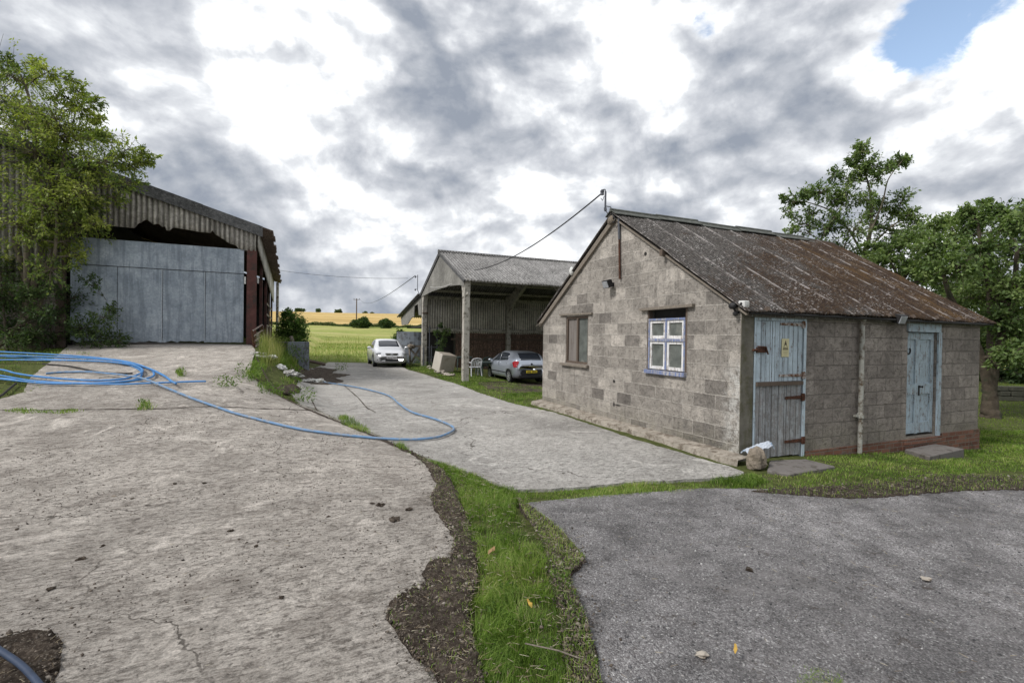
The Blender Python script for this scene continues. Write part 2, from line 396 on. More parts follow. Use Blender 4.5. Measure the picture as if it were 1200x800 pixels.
M_['rust'] = simple('rusty_iron', (.085, .035, .02), .85, .45, 25, .003, dirt=(.035, .02, .014), damt=.5, dscale=30)
M_['rustpale'] = simple('rust_stained_paint', (.42, .40, .38), .8, .2, 15, .003, dirt=(.13, .06, .03), damt=.75, dscale=16)
M_['iron'] = simple('dark_iron', (.02, .019, .02), .6, .3, 20)
M_['pole'] = simple('dull_grey_metal', (.09, .095, .11), .6, .25, 20)
M_['castiron'] = simple('flaking_cream_downpipe_paint', (.36, .355, .32), .75, .15, 12, .003, dirt=(.10, .07, .045), damt=.55, dscale=7)
M_['conc_post'] = simple('precast_concrete', (.42, .395, .35), .95, .2, 5, .006, dirt=(.14, .125, .10), damt=.45, dscale=6)
M_['conc_kerb'] = simple('pale_worn_concrete', (.42, .375, .32), .95, .22, 5, .02, dirt=(.18, .15, .12), damt=.5, dscale=7)
M_['apron'] = simple('worn_concrete_apron', (.36, .32, .27), .95, .28, 8, .02, dirt=(.16, .13, .10), damt=.55, dscale=6)
M_['stepstone'] = simple('grey_stone_step', (.17, .155, .145), .95, .2, 6, .012, dirt=(.09, .08, .07), damt=.5, dscale=6)
M_['rock'] = simple('rough_stone', (.28, .235, .185), .95, .3, 7, .03, dirt=(.12, .10, .08), damt=.5)
M_['tank'] = simple('blue_grey_render', (.17, .19, .215), .9, .25, 2.5, .005, dirt=(.08, .08, .08), damt=.45)
M_['glass'] = NT('window_glass').fin((.035, .04, .038), .08, spec=.6)
M_['glass_d'] = simple('dusty_window_glass', (.12, .13, .12), .32, .35, 6, 0, dirt=(.2, .2, .18), damt=.25, spec=.5)
M_['pipeblue'] = simple('blue_water_pipe', (.062, .22, .50), .5, .14, 6, .001, dirt=(.22, .28, .36), damt=.35, dscale=18)
M_['pipepale'] = simple('scuffed_blue_pipe', (.13, .24, .40), .55, .2, 6, .001, dirt=(.25, .27, .3), damt=.5, dscale=9)
M_['hose'] = simple('black_hose', (.03, .027, .025), .6, .3, 9)
M_['cable'] = simple('overhead_cable', (.03, .03, .032), .6, .1, 9)
M_['cable_l'] = simple('pale_cable', (.45, .44, .42), .6, .1, 9)
M_['plasticw'] = simple('white_garden_plastic', (.66, .67, .70), .45, .06, 5, 0, dirt=(.4, .4, .38), damt=.25)
M_['greenpl'] = simple('dark_green_plastic', (.02, .045, .04), .5, .2, 5)
M_['rubber'] = simple('tyre_rubber', (.018, .018, .019), .85, .2, 15)
M_['alloy'] = simple('alloy_wheel', (.52, .53, .55), .35, .05, 5, 0, .7)
M_['carsilver'] = NT('silver_car_paint').fin((.74, .75, .77), .28, metal=.25, spec=.5)
M_['carsilver'].node_tree.nodes['Principled BSDF'].inputs['Coat Weight'].default_value = .6
M_['carblue'] = NT('cool_silver_car_paint').fin((.46, .50, .57), .28, metal=.55, spec=.5)
M_['carblue'].node_tree.nodes['Principled BSDF'].inputs['Coat Weight'].default_value = .6
M_['carglass'] = NT('car_window_glass').fin((.03, .035, .045), .06, spec=.8)
M_['lampglass'] = simple('headlamp_lens', (.34, .35, .37), .4, .25, 12, 0, 0)
M_['tail'] = NT('tail_lamp_red').fin((.42, .012, .02), .2, spec=.6)
M_['chrome'] = NT('bright_chrome').fin((.8, .8, .82), .15, metal=1)
M_['trim'] = NT('black_car_trim').fin((.02, .02, .022), .6)
M_['platey'] = NT('yellow_number_plate').fin((.72, .55, .04), .5)
M_['platew'] = NT('white_number_plate').fin((.7, .7, .7), .5)
M_['signy'] = simple('faded_yellow_sign', (.60, .55, .33), .6, .08, 20)
M_['ink'] = NT('sign_black_print').fin((.07, .06, .04), .7)
M_['bark'] = simple('rough_bark', (.085, .068, .05), .95, .35, 9, .03, dirt=(.05, .06, .035), damt=.35)
M_['bark_l'] = simple('pale_elder_bark', (.15, .125, .09), .95, .3, 12, .01, dirt=(.06, .06, .035), damt=.4)
M_['bag'] = simple('crumpled_blue_white_plastic', (.48, .52, .58), .5, .15, 8, .01, dirt=(.2, .28, .38), damt=.5, dscale=10)

def leafmat(name, cols, trans=.3):
    t = NT(name)
    a = t.new('ShaderNodeAttribute', attribute_name='rnd')
    n = len(cols); c = t.ramp(a.outputs['Fac'], [(i/(n-1), cols[i]) for i in range(n)])
    t.fin(c, .6, spec=.25)
    tr = t.new('ShaderNodeBsdfTranslucent'); t.link(t.mix(1, c, (1.3, 1.5, .7), 'MULTIPLY'), tr.inputs[0])
    mx = t.new('ShaderNodeMixShader'); mx.inputs[0].default_value = trans
    t.link(t.b.outputs[0], mx.inputs[1]); t.link(tr.outputs[0], mx.inputs[2]); t.link(mx.outputs[0], t.out.inputs[0])
    return t.m
M_['crumb'] = leafmat('loose_crumbs', [(.03, .024, .019), (.08, .062, .048), (.15, .125, .10), (.34, .31, .27)], 0.0)
M_['tarchip'] = leafmat('tarmac_chippings', [(.05, .05, .052), (.11, .108, .112), (.2, .195, .195), (.45, .44, .43)], 0.0)
M_['straw'] = leafmat('straw_bits', [(.10, .07, .04), (.22, .17, .11), (.38, .32, .22), (.5, .45, .34)], 0.0)
M_['leaf_elder'] = leafmat('elder_leaves', [(.06, .095, .035), (.16, .215, .05), (.30, .35, .07), (.46, .48, .15)])
M_['leaf_dark'] = leafmat('dark_shrub_leaves', [(.025, .05, .022), (.05, .085, .03), (.085, .13, .04), (.15, .20, .06)])
M_['leaf_apple'] = leafmat('apple_tree_leaves', [(.05, .085, .03), (.11, .165, .055), (.18, .245, .08), (.28, .34, .13)])
M_['leaf_hedge'] = leafmat('hedge_leaves', [(.03, .065, .018), (.075, .14, .03), (.13, .22, .045), (.21, .30, .07)])
M_['grass'] = leafmat('grass_blades', [(.045, .08, .016), (.11, .185, .03), (.19, .29, .05), (.30, .36, .10), (.46, .40, .22)], .35)
M_['lawn'] = leafmat('lawn_blades', [(.06, .10, .012), (.13, .20, .025), (.20, .29, .04), (.30, .30, .10)], .35)
M_['drygrass'] = leafmat('tall_meadow_grass', [(.10, .14, .03), (.17, .21, .05), (.30, .29, .11), (.40, .34, .18)], .35)
M_['weed'] = leafmat('weed_leaves', [(.05, .09, .02), (.09, .15, .03), (.13, .2, .04), (.18, .22, .06)], .3)

# ------------------------------------------------------------------ mesh helpers
class MB:
    def __init__(s): s.v = []; s.f = []; s.uv = None
    def add(s, vs, fs):
        o = len(s.v); s.v += [Vector(v) for v in vs]; s.f += [tuple(i+o for i in f) for f in fs]; return s
    def box(s, a, b):
        x0, y0, z0 = a; x1, y1, z1 = b
        return s.add([(x0,y0,z0),(x1,y0,z0),(x1,y1,z0),(x0,y1,z0),(x0,y0,z1),(x1,y0,z1),(x1,y1,z1),(x0,y1,z1)],
                     [(0,3,2,1),(4,5,6,7),(0,1,5,4),(1,2,6,5),(2,3,7,6),(3,0,4,7)])
    def obox(s, c, size, rot=None, zrot=0, mat=None):
        m = mat or (Matrix.Rotation(zrot, 3, 'Z') if rot is None else rot)
        hx, hy, hz = [q/2 for q in size]; c = Vector(c)
        vs = [c+m@Vector((x*hx, y*hy, z*hz)) for z in (-1, 1) for x, y in ((-1,-1),(1,-1),(1,1),(-1,1))]
        return s.add(vs, [(0,3,2,1),(4,5,6,7),(0,1,5,4),(1,2,6,5),(2,3,7,6),(3,0,4,7)])
    def beam(s, a, b, w, h, upv=(0, 0, 1)):
        a, b = Vector(a), Vector(b); d = (b-a); L = d.length; d.normalize()
        u = Vector(upv); sd = d.cross(u)
        if sd.length < 1e-3: sd = d.cross(Vector((1, 0, 0)))
        sd.normalize(); u = sd.cross(d)
        m = Matrix((d, sd, u)).transposed()
        return s.obox((a+b)/2, (L, w, h), rot=m)
    def tube(s, pts, r, n=8, cap=True):
        pts = [Vector(p) for p in pts]; k = len(pts)
        rs = r if isinstance(r, (list, tuple)) else [r]*k
        o = len(s.v); prev = None
        for i, p in enumerate(pts):
            d = (pts[min(i+1, k-1)]-pts[max(i-1, 0)])
            if d.length < 1e-9: d = Vector((0, 0, 1))
            d.normalize()
            if prev is None:
                a = d.orthogonal().normalized()
            else:
                a = prev-d*prev.dot(d)
                a = a.normalized() if a.length > 1e-6 else d.orthogonal().normalized()
            prev = a; b = d.cross(a)
            for j in range(n):
                t = 2*math.pi*j/n; s.v.append(p+(a*math.cos(t)+b*math.sin(t))*rs[i])
        for i in range(k-1):
            for j in range(n):
                q = o+i*n; j2 = (j+1) % n
                s.f.append((q+j, q+j2, q+n+j2, q+n+j))
        if cap:
            s.f.append(tuple(o+j for j in reversed(range(n)))); s.f.append(tuple(o+(k-1)*n+j for j in range(n)))
        return s
    def prism(s, poly, vec):     # poly: list of 3D points, extruded by vec
        k = len(poly); vec = Vector(vec); poly = [Vector(p) for p in poly]
        return s.add(poly+[p+vec for p in poly], [tuple(range(k))[::-1], tuple(range(k, 2*k))]+[(i, (i+1) % k, k+(i+1) % k, k+i) for i in range(k)])
    def disc_ring(s, c, axis, r0, r1, h, n=20):
        c = Vector(c); ax = Vector(axis).normalized(); a = ax.orthogonal().normalized(); b = ax.cross(a); o = len(s.v)
        for (r, z) in ((r0, 0), (r1, 0), (r1, h), (r0, h)):
            for j in range(n):
                t = 2*math.pi*j/n; s.v.append(c+ax*z+(a*math.cos(t)+b*math.sin(t))*r)
        for q in range(4):
            q2 = (q+1) % 4
            for j in range(n):
                j2 = (j+1) % n; s.f.append((o+q*n+j, o+q*n+j2, o+q2*n+j2, o+q2*n+j))
        return s
    def blob(s, c, size, n=2, rough=.15, seed=0, flat=None):
        rnd = random.Random(seed); bm = bmesh.new(); bmesh.ops.create_icosphere(bm, subdivisions=n, radius=1)
        c = Vector(c); o = len(s.v); ph = [rnd.uniform(0, 6) for _ in range(6)]
        for v in bm.verts:
            q = v.co; k = 1+rough*(math.sin(q.x*3.1+ph[0])+math.sin(q.y*3.7+ph[1])+math.sin(q.z*3.3+ph[2]))*.5+rough*.6*(math.sin(q.x*7+q.y*5+ph[3])+math.sin(q.z*8-q.y*6+ph[4]))+rnd.uniform(-1, 1)*rough*.25
            w = Vector((q.x*size[0], q.y*size[1], q.z*size[2]))*k
            if flat is not None and w.z < flat: w.z = flat
            s.v.append(c+w)
        for f in bm.faces: s.f.append(tuple(o+v.index for v in f.verts))
        bm.free(); return s
    def grid(s, pts2d, uvs=None):     # pts2d[i][j]
        o = len(s.v); ni = len(pts2d); nj = len(pts2d[0])
        for row in pts2d: s.v += [Vector(p) for p in row]
        for i in range(ni-1):
            for j in range(nj-1):
                s.f.append((o+i*nj+j, o+(i+1)*nj+j, o+(i+1)*nj+j+1, o+i*nj+j+1))
        if uvs is not None:
            if s.uv is None: s.uv = []
            for row in uvs: s.uv += list(row)
        return s
    def build(s, name, mat, parent=None, smooth=False, bevel=0, seg=1, uv=True):
        me = bpy.data.meshes.new(name); me.from_pydata([tuple(v) for v in s.v], [], s.f)
        if mat is not None: me.materials.append(M_[mat] if isinstance(mat, str) else mat)
        o = bpy.data.objects.new(name, me); COL.objects.link(o)
        if parent is not None: o.parent = parent
        if smooth: me.polygons.foreach_set('use_smooth', [True]*len(me.polygons))
        if uv:
            ul = me.uv_layers.new(name='UVMap')
            if s.uv is not None and len(s.uv) == len(s.v):
                for l in me.loops: ul.data[l.index].uv = s.uv[l.vertex_index]
            else:
                for p in me.polygons:
                    n = p.normal; ax, ay, az = abs(n.x), abs(n.y), abs(n.z)
                    for li in p.loop_indices:
                        c = me.vertices[me.loops[li].vertex_index].co
                        if az >= ax and az >= ay: q = (c.x, c.y)
                        elif ax > ay: q = (c.y, c.z)
                        else: q = (c.x, c.z)
                        ul.data[li].uv = q
        if bevel:
            m = o.modifiers.new('bevel', 'BEVEL'); m.width = bevel; m.segments = seg; m.limit_method = 'ANGLE'
        me.update()
        return o
def tag(o, label=None, cat=None, group=None, kind=None):
    if label: o['label'] = label
    if cat: o['category'] = cat
    if group: o['group'] = group
    if kind: o['kind'] = kind
    return o
def thing(name, loc, label, cat, zrot=0, group=None):
    o = bpy.data.objects.new(name, None); COL.objects.link(o); o.location = loc; o.rotation_euler = (0, 0, zrot)
    o.empty_display_size = .2
    return tag(o, label, cat, group)
def solid(o, th, off=-1):
    m = o.modifiers.new('thick', 'SOLIDIFY'); m.thickness = th; m.offset = off; return o
def inpoly(x, y, poly):
    c = False; n = len(poly); j = n-1
    for i in range(n):
        xi, yi = poly[i]; xj, yj = poly[j]
        if (yi > y) != (yj > y) and x < (xj-xi)*(y-yi)/(yj-yi)+xi: c = not c
        j = i
    return c
def rough_poly(pts, step=.12, amp=.03, rnd=random):
    out = []; n = len(pts)
    for i in range(n):
        a = Vector(pts[i][:2]); b = Vector(pts[(i+1) % n][:2]); L = (b-a).length
        st = max(step, L/60); k = max(1, int(L/st)); nr = Vector((-(b-a).y, (b-a).x)).normalized() if L > 1e-6 else Vector((0, 0))
        for j in range(k):
            q = a.lerp(b, j/k); am = amp*min(1, L)
            out.append(q+nr*rnd.uniform(-am, am)*(1 if j else .5))
    return out
def sheet(name, mat, pts, off, thick=.06, cell=.3, edge=.12, amp=.03, bumpy=0, kind='structure', uneven=None, seed=1):
    rnd = random.Random(seed)
    poly = rough_poly(pts, edge, amp, rnd); pl = [(p.x, p.y) for p in poly]
    xs = [p[0] for p in pl]; ys = [p[1] for p in pl]
    vs = [Vector(p) for p in pl]; nb = len(vs)
    y = min(ys)
    while y < max(ys):
        x = min(xs)+rnd.random()*cell
        while x < max(xs):
            if inpoly(x, y, pl): vs.append(Vector((x+rnd.uniform(-.2, .2)*cell*.5, y+rnd.uniform(-.2, .2)*cell*.5)))
            x += cell
        y += cell*.95
    edges = [(i, (i+1) % nb) for i in range(nb)]
    V, E, Fc, ov, oe, of = geometry.delaunay_2d_cdt(vs, edges, [], 0, 1e-5)
    tris = [f for f in Fc if inpoly(sum(V[i].x for i in f)/3, sum(V[i].y for i in f)/3, pl)]
    isb = [any(k < nb for k in o) for o in ov]
    X = np.array([v.x for v in V]); Y = np.array([v.y for v in V]); Z = gh(X, Y)+off
    mb = MB()
    for i in range(len(V)):
        z = Z[i]
        if bumpy and not isb[i]: z += rnd.uniform(.2, 1)*bumpy
        mb.v.append(Vector((X[i], Y[i], z)))
    mb.f = [tuple(f) for f in tris]
    # skirt
    cnt = {}
    for f in tris:
        for a, b in ((f[0], f[1]), (f[1], f[2]), (f[2], f[0])):
            cnt[(a, b)] = 1
    o = len(mb.v); low = {}
    for (a, b) in list(cnt):
        if (b, a) not in cnt:
            for q in (a, b):
                if q not in low: low[q] = len(mb.v); mb.v.append(mb.v[q]-Vector((0, 0, thick)))
            mb.f.append((a, low[a], low[b], b))
    ob = mb.build(name, mat, uv=False)
    if kind: ob['kind'] = kind
    return ob, pl
# ================================================================== GROUND
def axis(a, b, lo, hi, step, grow=1.13):
    xs = [lo]; 
    x = lo
    while x < hi: x += step; xs.append(x)
    s = step
    while x < b: s *= grow; x += s; xs.append(x)
    x = lo; s = step
    while x > a: s *= grow; x -= s; xs.insert(0, x)
    return xs
gx = axis(-700, 700, -16, 14, .25); gy = axis(-60, 900, -3, 30, .25)
XX, YY = np.meshgrid(np.array(gx), np.array(gy), indexing='ij'); ZZ = gh(XX, YY)
mb = MB(); mb.v = [Vector(t) for t in zip(XX.ravel(), YY.ravel(), ZZ.ravel())]
nj = len(gy)
mb.f = [(i*nj+j, (i+1)*nj+j, (i+1)*nj+j+1, i*nj+j+1) for i in range(len(gx)-1) for j in range(nj-1)]
g = mb.build('ground', 'ground', smooth=True, uv=False); g['kind'] = 'structure'

# wheat field on the rising hill beyond the hedge
wx = [-260+i*8 for i in range(100)]; wy = [153+i*8 for i in range(42)]
mb = MB()
mb.grid([[(x, y, ghs(x, y)+.35) for y in wy] for x in wx])
wf = mb.build('wheat_field', 'wheat', smooth=True, uv=False); wf['kind'] = 'structure'

slab_px = [(640,980),(540,840),(511,803),(504,790),(483,779),(465,751),(453,730),(458,716),(483,700),(502,695),(495,681),(504,667),(525,663),(534,653),(534,639),(518,614),(506,590),(514,572),(504,551),(480,534),(440,513),(402,497),(372,484),(345,474),(318,460),(300,447),(293,436),(296,424),(299,412),(292,405),(85,400),(78,409),(60,425),(35,445),(28,462),(0,470),(-150,500),(-700,640),(-900,980)]
slab_w = GL(slab_px)
slab_o, SLAB = sheet('concrete_yard', 'slab', slab_w, .045, .09, .28, .10, .018, seed=3)
road_px = [(403,494),(440,510),(482,531),(505,541),(530,549),(560,560),(600,577),(650,576),(740,568),(820,564),(868,560),(872,556),(860,551),(740,516),(700,502),(650,485),(600,474),(560,461),(530,449),(500,440),(478,434),(468,429),(430,426),(385,425),(358,432),(352,442),(349,452),(340,462),(352,475),(372,481)]
road_o, ROAD = sheet('concrete_road', 'road', GL(road_px), .035, .07, .28, .10, .02, seed=4)
tar_px = [(612,592),(650,588),(700,583),(760,578),(820,574),(870,574),(930,577),(1000,579),(1060,574),(1120,570),(1200,572),(1420,575),(1900,700),(1900,1000),(800,980),(720,840),(700,800),(696,765),(686,737),(672,709),(665,681),(684,663),(668,640),(647,621),(630,610),(616,600)]
tar_o, TAR = sheet('tarmac', 'tarmac', GL(tar_px), .022, .05, .3, .09, .03, seed=5)
# earth overlays
def soil_sheet(px, name='soil', amp=.03, bump=.03, off=.05, seed=1, cell=.06):
    return sheet(name, 'soil', GL(px), off, .03, cell, .05, amp, bumpy=bump, seed=seed)[0]
soil_sheet([(482,533),(496,540),(520,556),(535,580),(545,610),(560,650),(556,690),(548,730),(566,800),(570,840),(520,830),(508,796),(486,782),(465,752),(452,732),(457,714),(484,698),(500,692),(494,680),(503,665),(526,661),(533,651),(532,638),(516,614),(504,590),(512,573),(502,552)], seed=11)
soil_sheet([(606,588),(618,600),(632,610),(650,621),(670,640),(686,662),(667,682),(674,709),(688,737),(698,765),(702,800),(710,840),(668,840),(660,770),(655,720),(645,690),(640,650),(628,620),(610,600)], seed=12, off=.035)
soil_sheet([(-60,770),(-20,762),(30,750),(60,750),(74,764),(70,790),(62,840),(-60,850)], seed=13, off=.05)
soil_sheet([(880,578),(930,574),(1000,571),(1060,566),(1100,560),(1170,560),(1230,567),(1230,576),(1120,578),(1060,583),(1000,587),(930,582)], seed=14, off=.03, bump=.015, cell=.12)
soil_sheet([(318,460),(330,455),(344,453),(352,457),(350,462),(338,464)], seed=15, off=.055, bump=.05, cell=.1)
soil_sheet([(352,434),(372,431),(395,434),(388,438),(410,440),(392,444),(402,448),(384,452),(362,451),(350,445)], seed=16, off=.045, bump=.02, cell=.15, amp=.08)
soil_sheet([(640,460),(600,462),(572,456),(560,449),(590,447),(640,449)], seed=17, off=.03, bump=.01, cell=.15)
# broken concrete between yard and road
def joint(px, w, name='slab_joint', seed=1, off=.052):
    pts = GL(px); rnd = random.Random(seed); L = []; Rr = []
    d = []
    for i in range(len(pts)-1):
        k = max(2, int((pts[i+1]-pts[i]).length/.08))
        d += [pts[i].lerp(pts[i+1], j/k) for j in range(k)]
    d.append(pts[-1]); mb = MB(); rows = []
    for i, p in enumerate(d):
        t = (d[min(i+1, len(d)-1)]-d[max(i-1, 0)]).normalized(); n = Vector((-t.y, t.x, 0)); ww = w*rnd.uniform(.3, 1.3)
        a = p+n*ww*.5; b = p-n*ww*.5
        rows.append([(a.x, a.y, ghs(a.x, a.y)+off), (b.x, b.y, ghs(b.x, b.y)+off)])
    mb.grid(rows); o = mb.build(name, 'soil', uv=False); o['kind'] = 'structure'; return o
joint([(-160,487),(0,484),(100,483),(200,482),(300,482),(350,483),(380,484)], .035, seed=1)
joint([(292,440),(318,461),(345,475),(372,487),(402,499),(440,515),(480,534)], .09, seed=2)
joint([(380,484),(430,478),(475,470)], .02, seed=3, off=.042)
joint([(365,470),(372,485)], .03, seed=4, off=.045)
joint([(402,452),(420,468),(430,480),(440,485)], .03, seed=5, off=.045)
joint([(300,420),(312,444),(330,466)], .05, seed=6)

# ================================================================== COTTAGE (blockwork outbuilding)
ROT = math.atan2(CS.y, CS.x)
cot = thing('blockwork_outbuilding', C0, 'grey concrete-block outbuilding with a mossy brown corrugated roof and pale blue doors', 'outbuilding', ROT)
MW = Matrix.Translation(C0) @ Matrix.Rotation(ROT, 4, 'Z'); MI = MW.inverted()
def hitloc(MI, px, py, axis, val):
    o = MI @ CAMP; d = MI.to_3x3() @ ray(px, py)
    t = (val-o[axis])/d[axis]; return o+d*t
def GA(px, py, x=0): p = hitloc(MI, px, py, 0, x); return p.y, p.z       # gable plane -> (y,z)
def SI(px, py, y=0): p = hitloc(MI, px, py, 1, y); return p.x, p.z       # side plane -> (x,z)
CW, CL = 6.14, 6.33
EZ = 2.16; AZ = 4.13; TH = .2
SL = (AZ-EZ)/(CW/2)
def wall_mesh(outline, holes, plane, th):
    """outline/holes in (a,z); plane 'x' -> wall at x=0 going +x ; 'y' -> wall at y=0 going +y"""
    vs = [Vector(p) for p in outline]; edges = [(i, (i+1) % len(outline)) for i in range(len(outline))]
    for h in holes:
        o = len(vs); (a0, z0, a1, z1) = h
        vs += [Vector((a0, z0)), Vector((a1, z0)), Vector((a1, z1)), Vector((a0, z1))]
        edges += [(o, o+1), (o+1, o+2), (o+2, o+3), (o+3, o)]
    V, E, Fc, *_ = geometry.delaunay_2d_cdt(vs, edges, [], 0, 1e-5)
    out = [tuple(p) for p in outline]; tris = []
    for f in Fc:
        cx = sum(V[i].x for i in f)/3; cz = sum(V[i].y for i in f)/3
        if inpoly(cx, cz, out) and not any(h[0] < cx < h[2] and h[1] < cz < h[3] for h in holes): tris.append(f)
    def q(p, d): return (d, p.x, p.y) if plane == 'x' else (p.x, d, p.y)
    mb = MB(); n = len(V)
    mb.v = [Vector(q(p, 0)) for p in V]+[Vector(q(p, th)) for p in V]
    E = {}
    for f in tris:
        mb.f.append(tuple(f)); mb.f.append(tuple(i+n for i in reversed(f)))
        for a, b in ((f[0], f[1]), (f[1], f[2]), (f[2], f[0])): E[(a, b)] = 1
    for (a, b) in E:
        if (b, a) not in E: mb.f.append((a, a+n, b+n, b))
    return mb
def rectG(x0, y0, x1, y1):
    a = GA(x0, y0); b = GA(x1, y1); c = GA(x0, y1); d = GA(x1, y0)
    ya, yb = sorted((a[0], b[0])); return ya, (b[1]+c[1])/2, yb, (a[1]+d[1])/2
def rectS(x0, y0, x1, y1):
    a = SI(x0, y0); b = SI(x1, y1); c = SI(x0, y1); d = SI(x1, y0)
    return a[0], (b[1]+c[1])/2, b[0], (a[1]+d[1])/2
w1 = rectG(663.5, 370.5, 688.5, 426); w2 = rectG(759, 361, 804.5, 437)
d1 = rectS(884, 365.5, 941, 534); d2 = rectS(1064, 389, 1096, 508)
print('windows', w1, w2, 'doors', d1, d2)
d1 = (d1[0], -.03, d1[2], 2.06); d2 = (d2[0], .06, d2[2], d2[3])
gbm = wall_mesh([(0, -.7), (0, EZ), (CW/2, AZ), (CW, EZ), (CW, -.7)], [w1, w2], 'x', TH)
# courses line up with the corner: UV (y,z)
gbm.build('gable_wall', 'block', cot)
sbm = wall_mesh([(TH, -.7), (CL, -.7), (CL, EZ-.03), (TH, EZ-.03)], [d1, d2], 'y', TH)
sbm.build('side_wall', 'block2', cot)
MB().box((TH, CW-TH, -.7), (CL, CW, EZ-.02)).build('rear_wall', 'block2', cot)
mb = MB(); mb.prism([(CL-TH, TH, -.7), (CL-TH, TH, EZ-.03), (CL-TH, CW/2, AZ-.1), (CL-TH, CW-TH, EZ-.03), (CL-TH, CW-TH, -.7)], (TH-.004, 0, 0))
mb.build('end_wall', 'block2', cot)
# corner quoin seen on the side face: rough grey concrete
MB().box((-.004, -.012, -.7), (d1[0]-.015, -.001, EZ-.06)).build('corner_pier', simple('mossy_concrete_pier', (.145, .135, .11), .95, .3, 4, .012, dirt=(.09, .085, .05), damt=.5), cot)
MB().box((TH, TH, -.06), (CL-TH, CW-TH, -.04)).build('floor', 'dark', cot)
MB().box((d1[2]+.03, -.022, -.8), (d2[0]-.14, -.001, .035)).box((d2[0]-.14, -.03, -.8), (d2[2]+.16, -.001, .03)).box((d2[2]+.16, -.022, -.8), (CL+.02, -.001, .07)).build('brick_plinth', 'brick', cot)
# threshold bricks sticking out under door
MB().box((d2[0]-.1, -.055, -.05), (d2[2]+.1, -.031, .035)).build('threshold', 'brick', cot)

def corr(mb, O, U, V, lu, vs, ve, pitch, amp, N, nv=8, seg=6, extra=None, curve=None):
    O, U, V, N = Vector(O), Vector(U), Vector(V), Vector(N)
    nu = int(lu/pitch*seg); rows = []; uvs = []
    for i in range(nu+1):
        u = i*pitch/seg; a = amp*math.cos(2*math.pi*u/pitch)
        v0 = vs(u) if callable(vs) else vs; v1 = ve(u) if callable(ve) else ve
        row = []; uu = []
        for j in range(nv+1):
            v = v0+(v1-v0)*j/nv; e = extra(u, v) if extra else 0
            row.append(O+U*u+V*v+N*(a+e)); uu.append((u, v))
        rows.append(row); uvs.append(uu)
    mb.grid(rows, uvs); return mb
# roof
ridge = Vector((-.10, CW/2, AZ+.07)); Ls = math.hypot(CW/2+.16, SL*(CW/2+.16)); Vd = Vector((0, -1, -SL)).normalized(); Nn = Vector((0, -SL, 1)).normalized(); 
if Nn.z < 0: Nn = -Nn
rr = random.Random(5); lapz = [rr.uniform(-.006, .008) for _ in range(20)]
def rx(u, v):
    k = int(u/.76); e = lapz[k % 20]
    e += .006*math.sin(u*1.3+v*.9)+.012*math.sin(u*.8)*v/Ls
    if v > Ls*.52: e -= .014
    fr = u/.76-k
    if fr > .9: e += .012
    if k == 6 and v > Ls*.52 and v < Ls*.62: e += .02
    return e
Nr = Vector((0, -SL, 1)).normalized()
mb = corr(MB(), ridge, (1, 0, 0), Vd, CL+.30, 0, lambda u: Ls+.012*math.sin(u*9)+.01*math.sin(u*3.1), .076, .0135, Nr, nv=26, seg=6, extra=rx)
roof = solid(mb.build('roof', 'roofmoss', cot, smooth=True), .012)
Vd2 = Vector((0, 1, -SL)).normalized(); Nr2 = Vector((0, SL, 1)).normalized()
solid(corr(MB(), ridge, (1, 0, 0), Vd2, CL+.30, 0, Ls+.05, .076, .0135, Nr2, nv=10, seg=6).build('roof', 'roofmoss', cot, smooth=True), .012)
# ridge capping, slightly uneven, in lengths
mb = MB(); x = -.12
for k in range(6):
    L = 1.13; dz = [0, .012, -.008, .006, -.02, -.04][k]; tw = [0, .005, -.006, .004, .012, -.02][k]
    for sgn in (-1, 1):
        a = Vector((x, CW/2, AZ+.125+dz)); b = Vector((x+L-.01, CW/2, AZ+.125+dz+tw)); off = Vector((0, sgn*.17, -.17*SL+.005))
        mb.prism([a, b, b+off, a+off], (0, 0, .016))
    mb.tube([(x, CW/2, AZ+.135+dz), (x+L-.01, CW/2, AZ+.135+dz+tw)], .035, 8); x += L
mb.build('ridge_capping', asbestos('green_grey_ridge_capping', (.06, .065, .058), (.15, .155, .14), .3, .2), roof)
# verge boards under roof edge at the gable
mb = MB()
a = Vector((-.03, CW/2-.02, AZ-.035)); b = Vector((-.03, CW+.13, EZ-.035-SL*.13)); mb.beam(a, b, .05, .10, (0, 0, 1))
mb.build('bargeboard', 'wood_l', cot)
mb = MB(); a = Vector((-.03, CW/2+.02, AZ-.0)); b = Vector((-.03, -.13, EZ-.0-SL*.13)); mb.beam(a, b, .04, .028, (0, 0, 1)); mb.build('bargeboard', 'wood_l', cot)
# splintered end of the far barge board
mb = MB(); e = Vector((-.05, CW+.12, EZ-.1))
for k in range(7):
    d = Vector((rr.uniform(-.15, .1), rr.uniform(.05, .22), rr.uniform(-.28, .02))); s0 = e+Vector((0, rr.uniform(-.12, .0), rr.uniform(-.03, .06)))
    mb.tube([s0, s0+d], [.014, .004], 5)
mb.build('splintered_end', 'wood_l', cot)
# fascia below eaves & rafters feet
MB().box((.10, -.065, EZ-.105), (CL+.03, -.018, EZ-.02)).build('fascia', 'fascia', cot)
for k in range(9):
    x = .35+k*.7; MB().obox((x, -.09, EZ-.025), (.05, .16, .06), rot=Matrix.Rotation(-.5, 3, 'X')).build('rafter_foot', 'wood', cot)
MB().tube([(.0, -.145, EZ-.055), (CL+.1, -.145, EZ-.075)], .018, 6).build('gutter', 'iron', cot)
# ---- windows
def slab_on_gable(x0, y0, x1, y1, hpx, out=.08, name='lintel', mat='wood_l', dep=.08):
    a = GA(x0, y0); b = GA(x1, y1); mb = MB()
    Y0, Y1 = a[0], b[0]; h = hpx
    mb.prism([(-out, Y0, a[1]), (-out, Y1, b[1]), (-out, Y1, b[1]-h), (-out, Y0, a[1]-h)], (out+dep, 0, 0))
    return mb
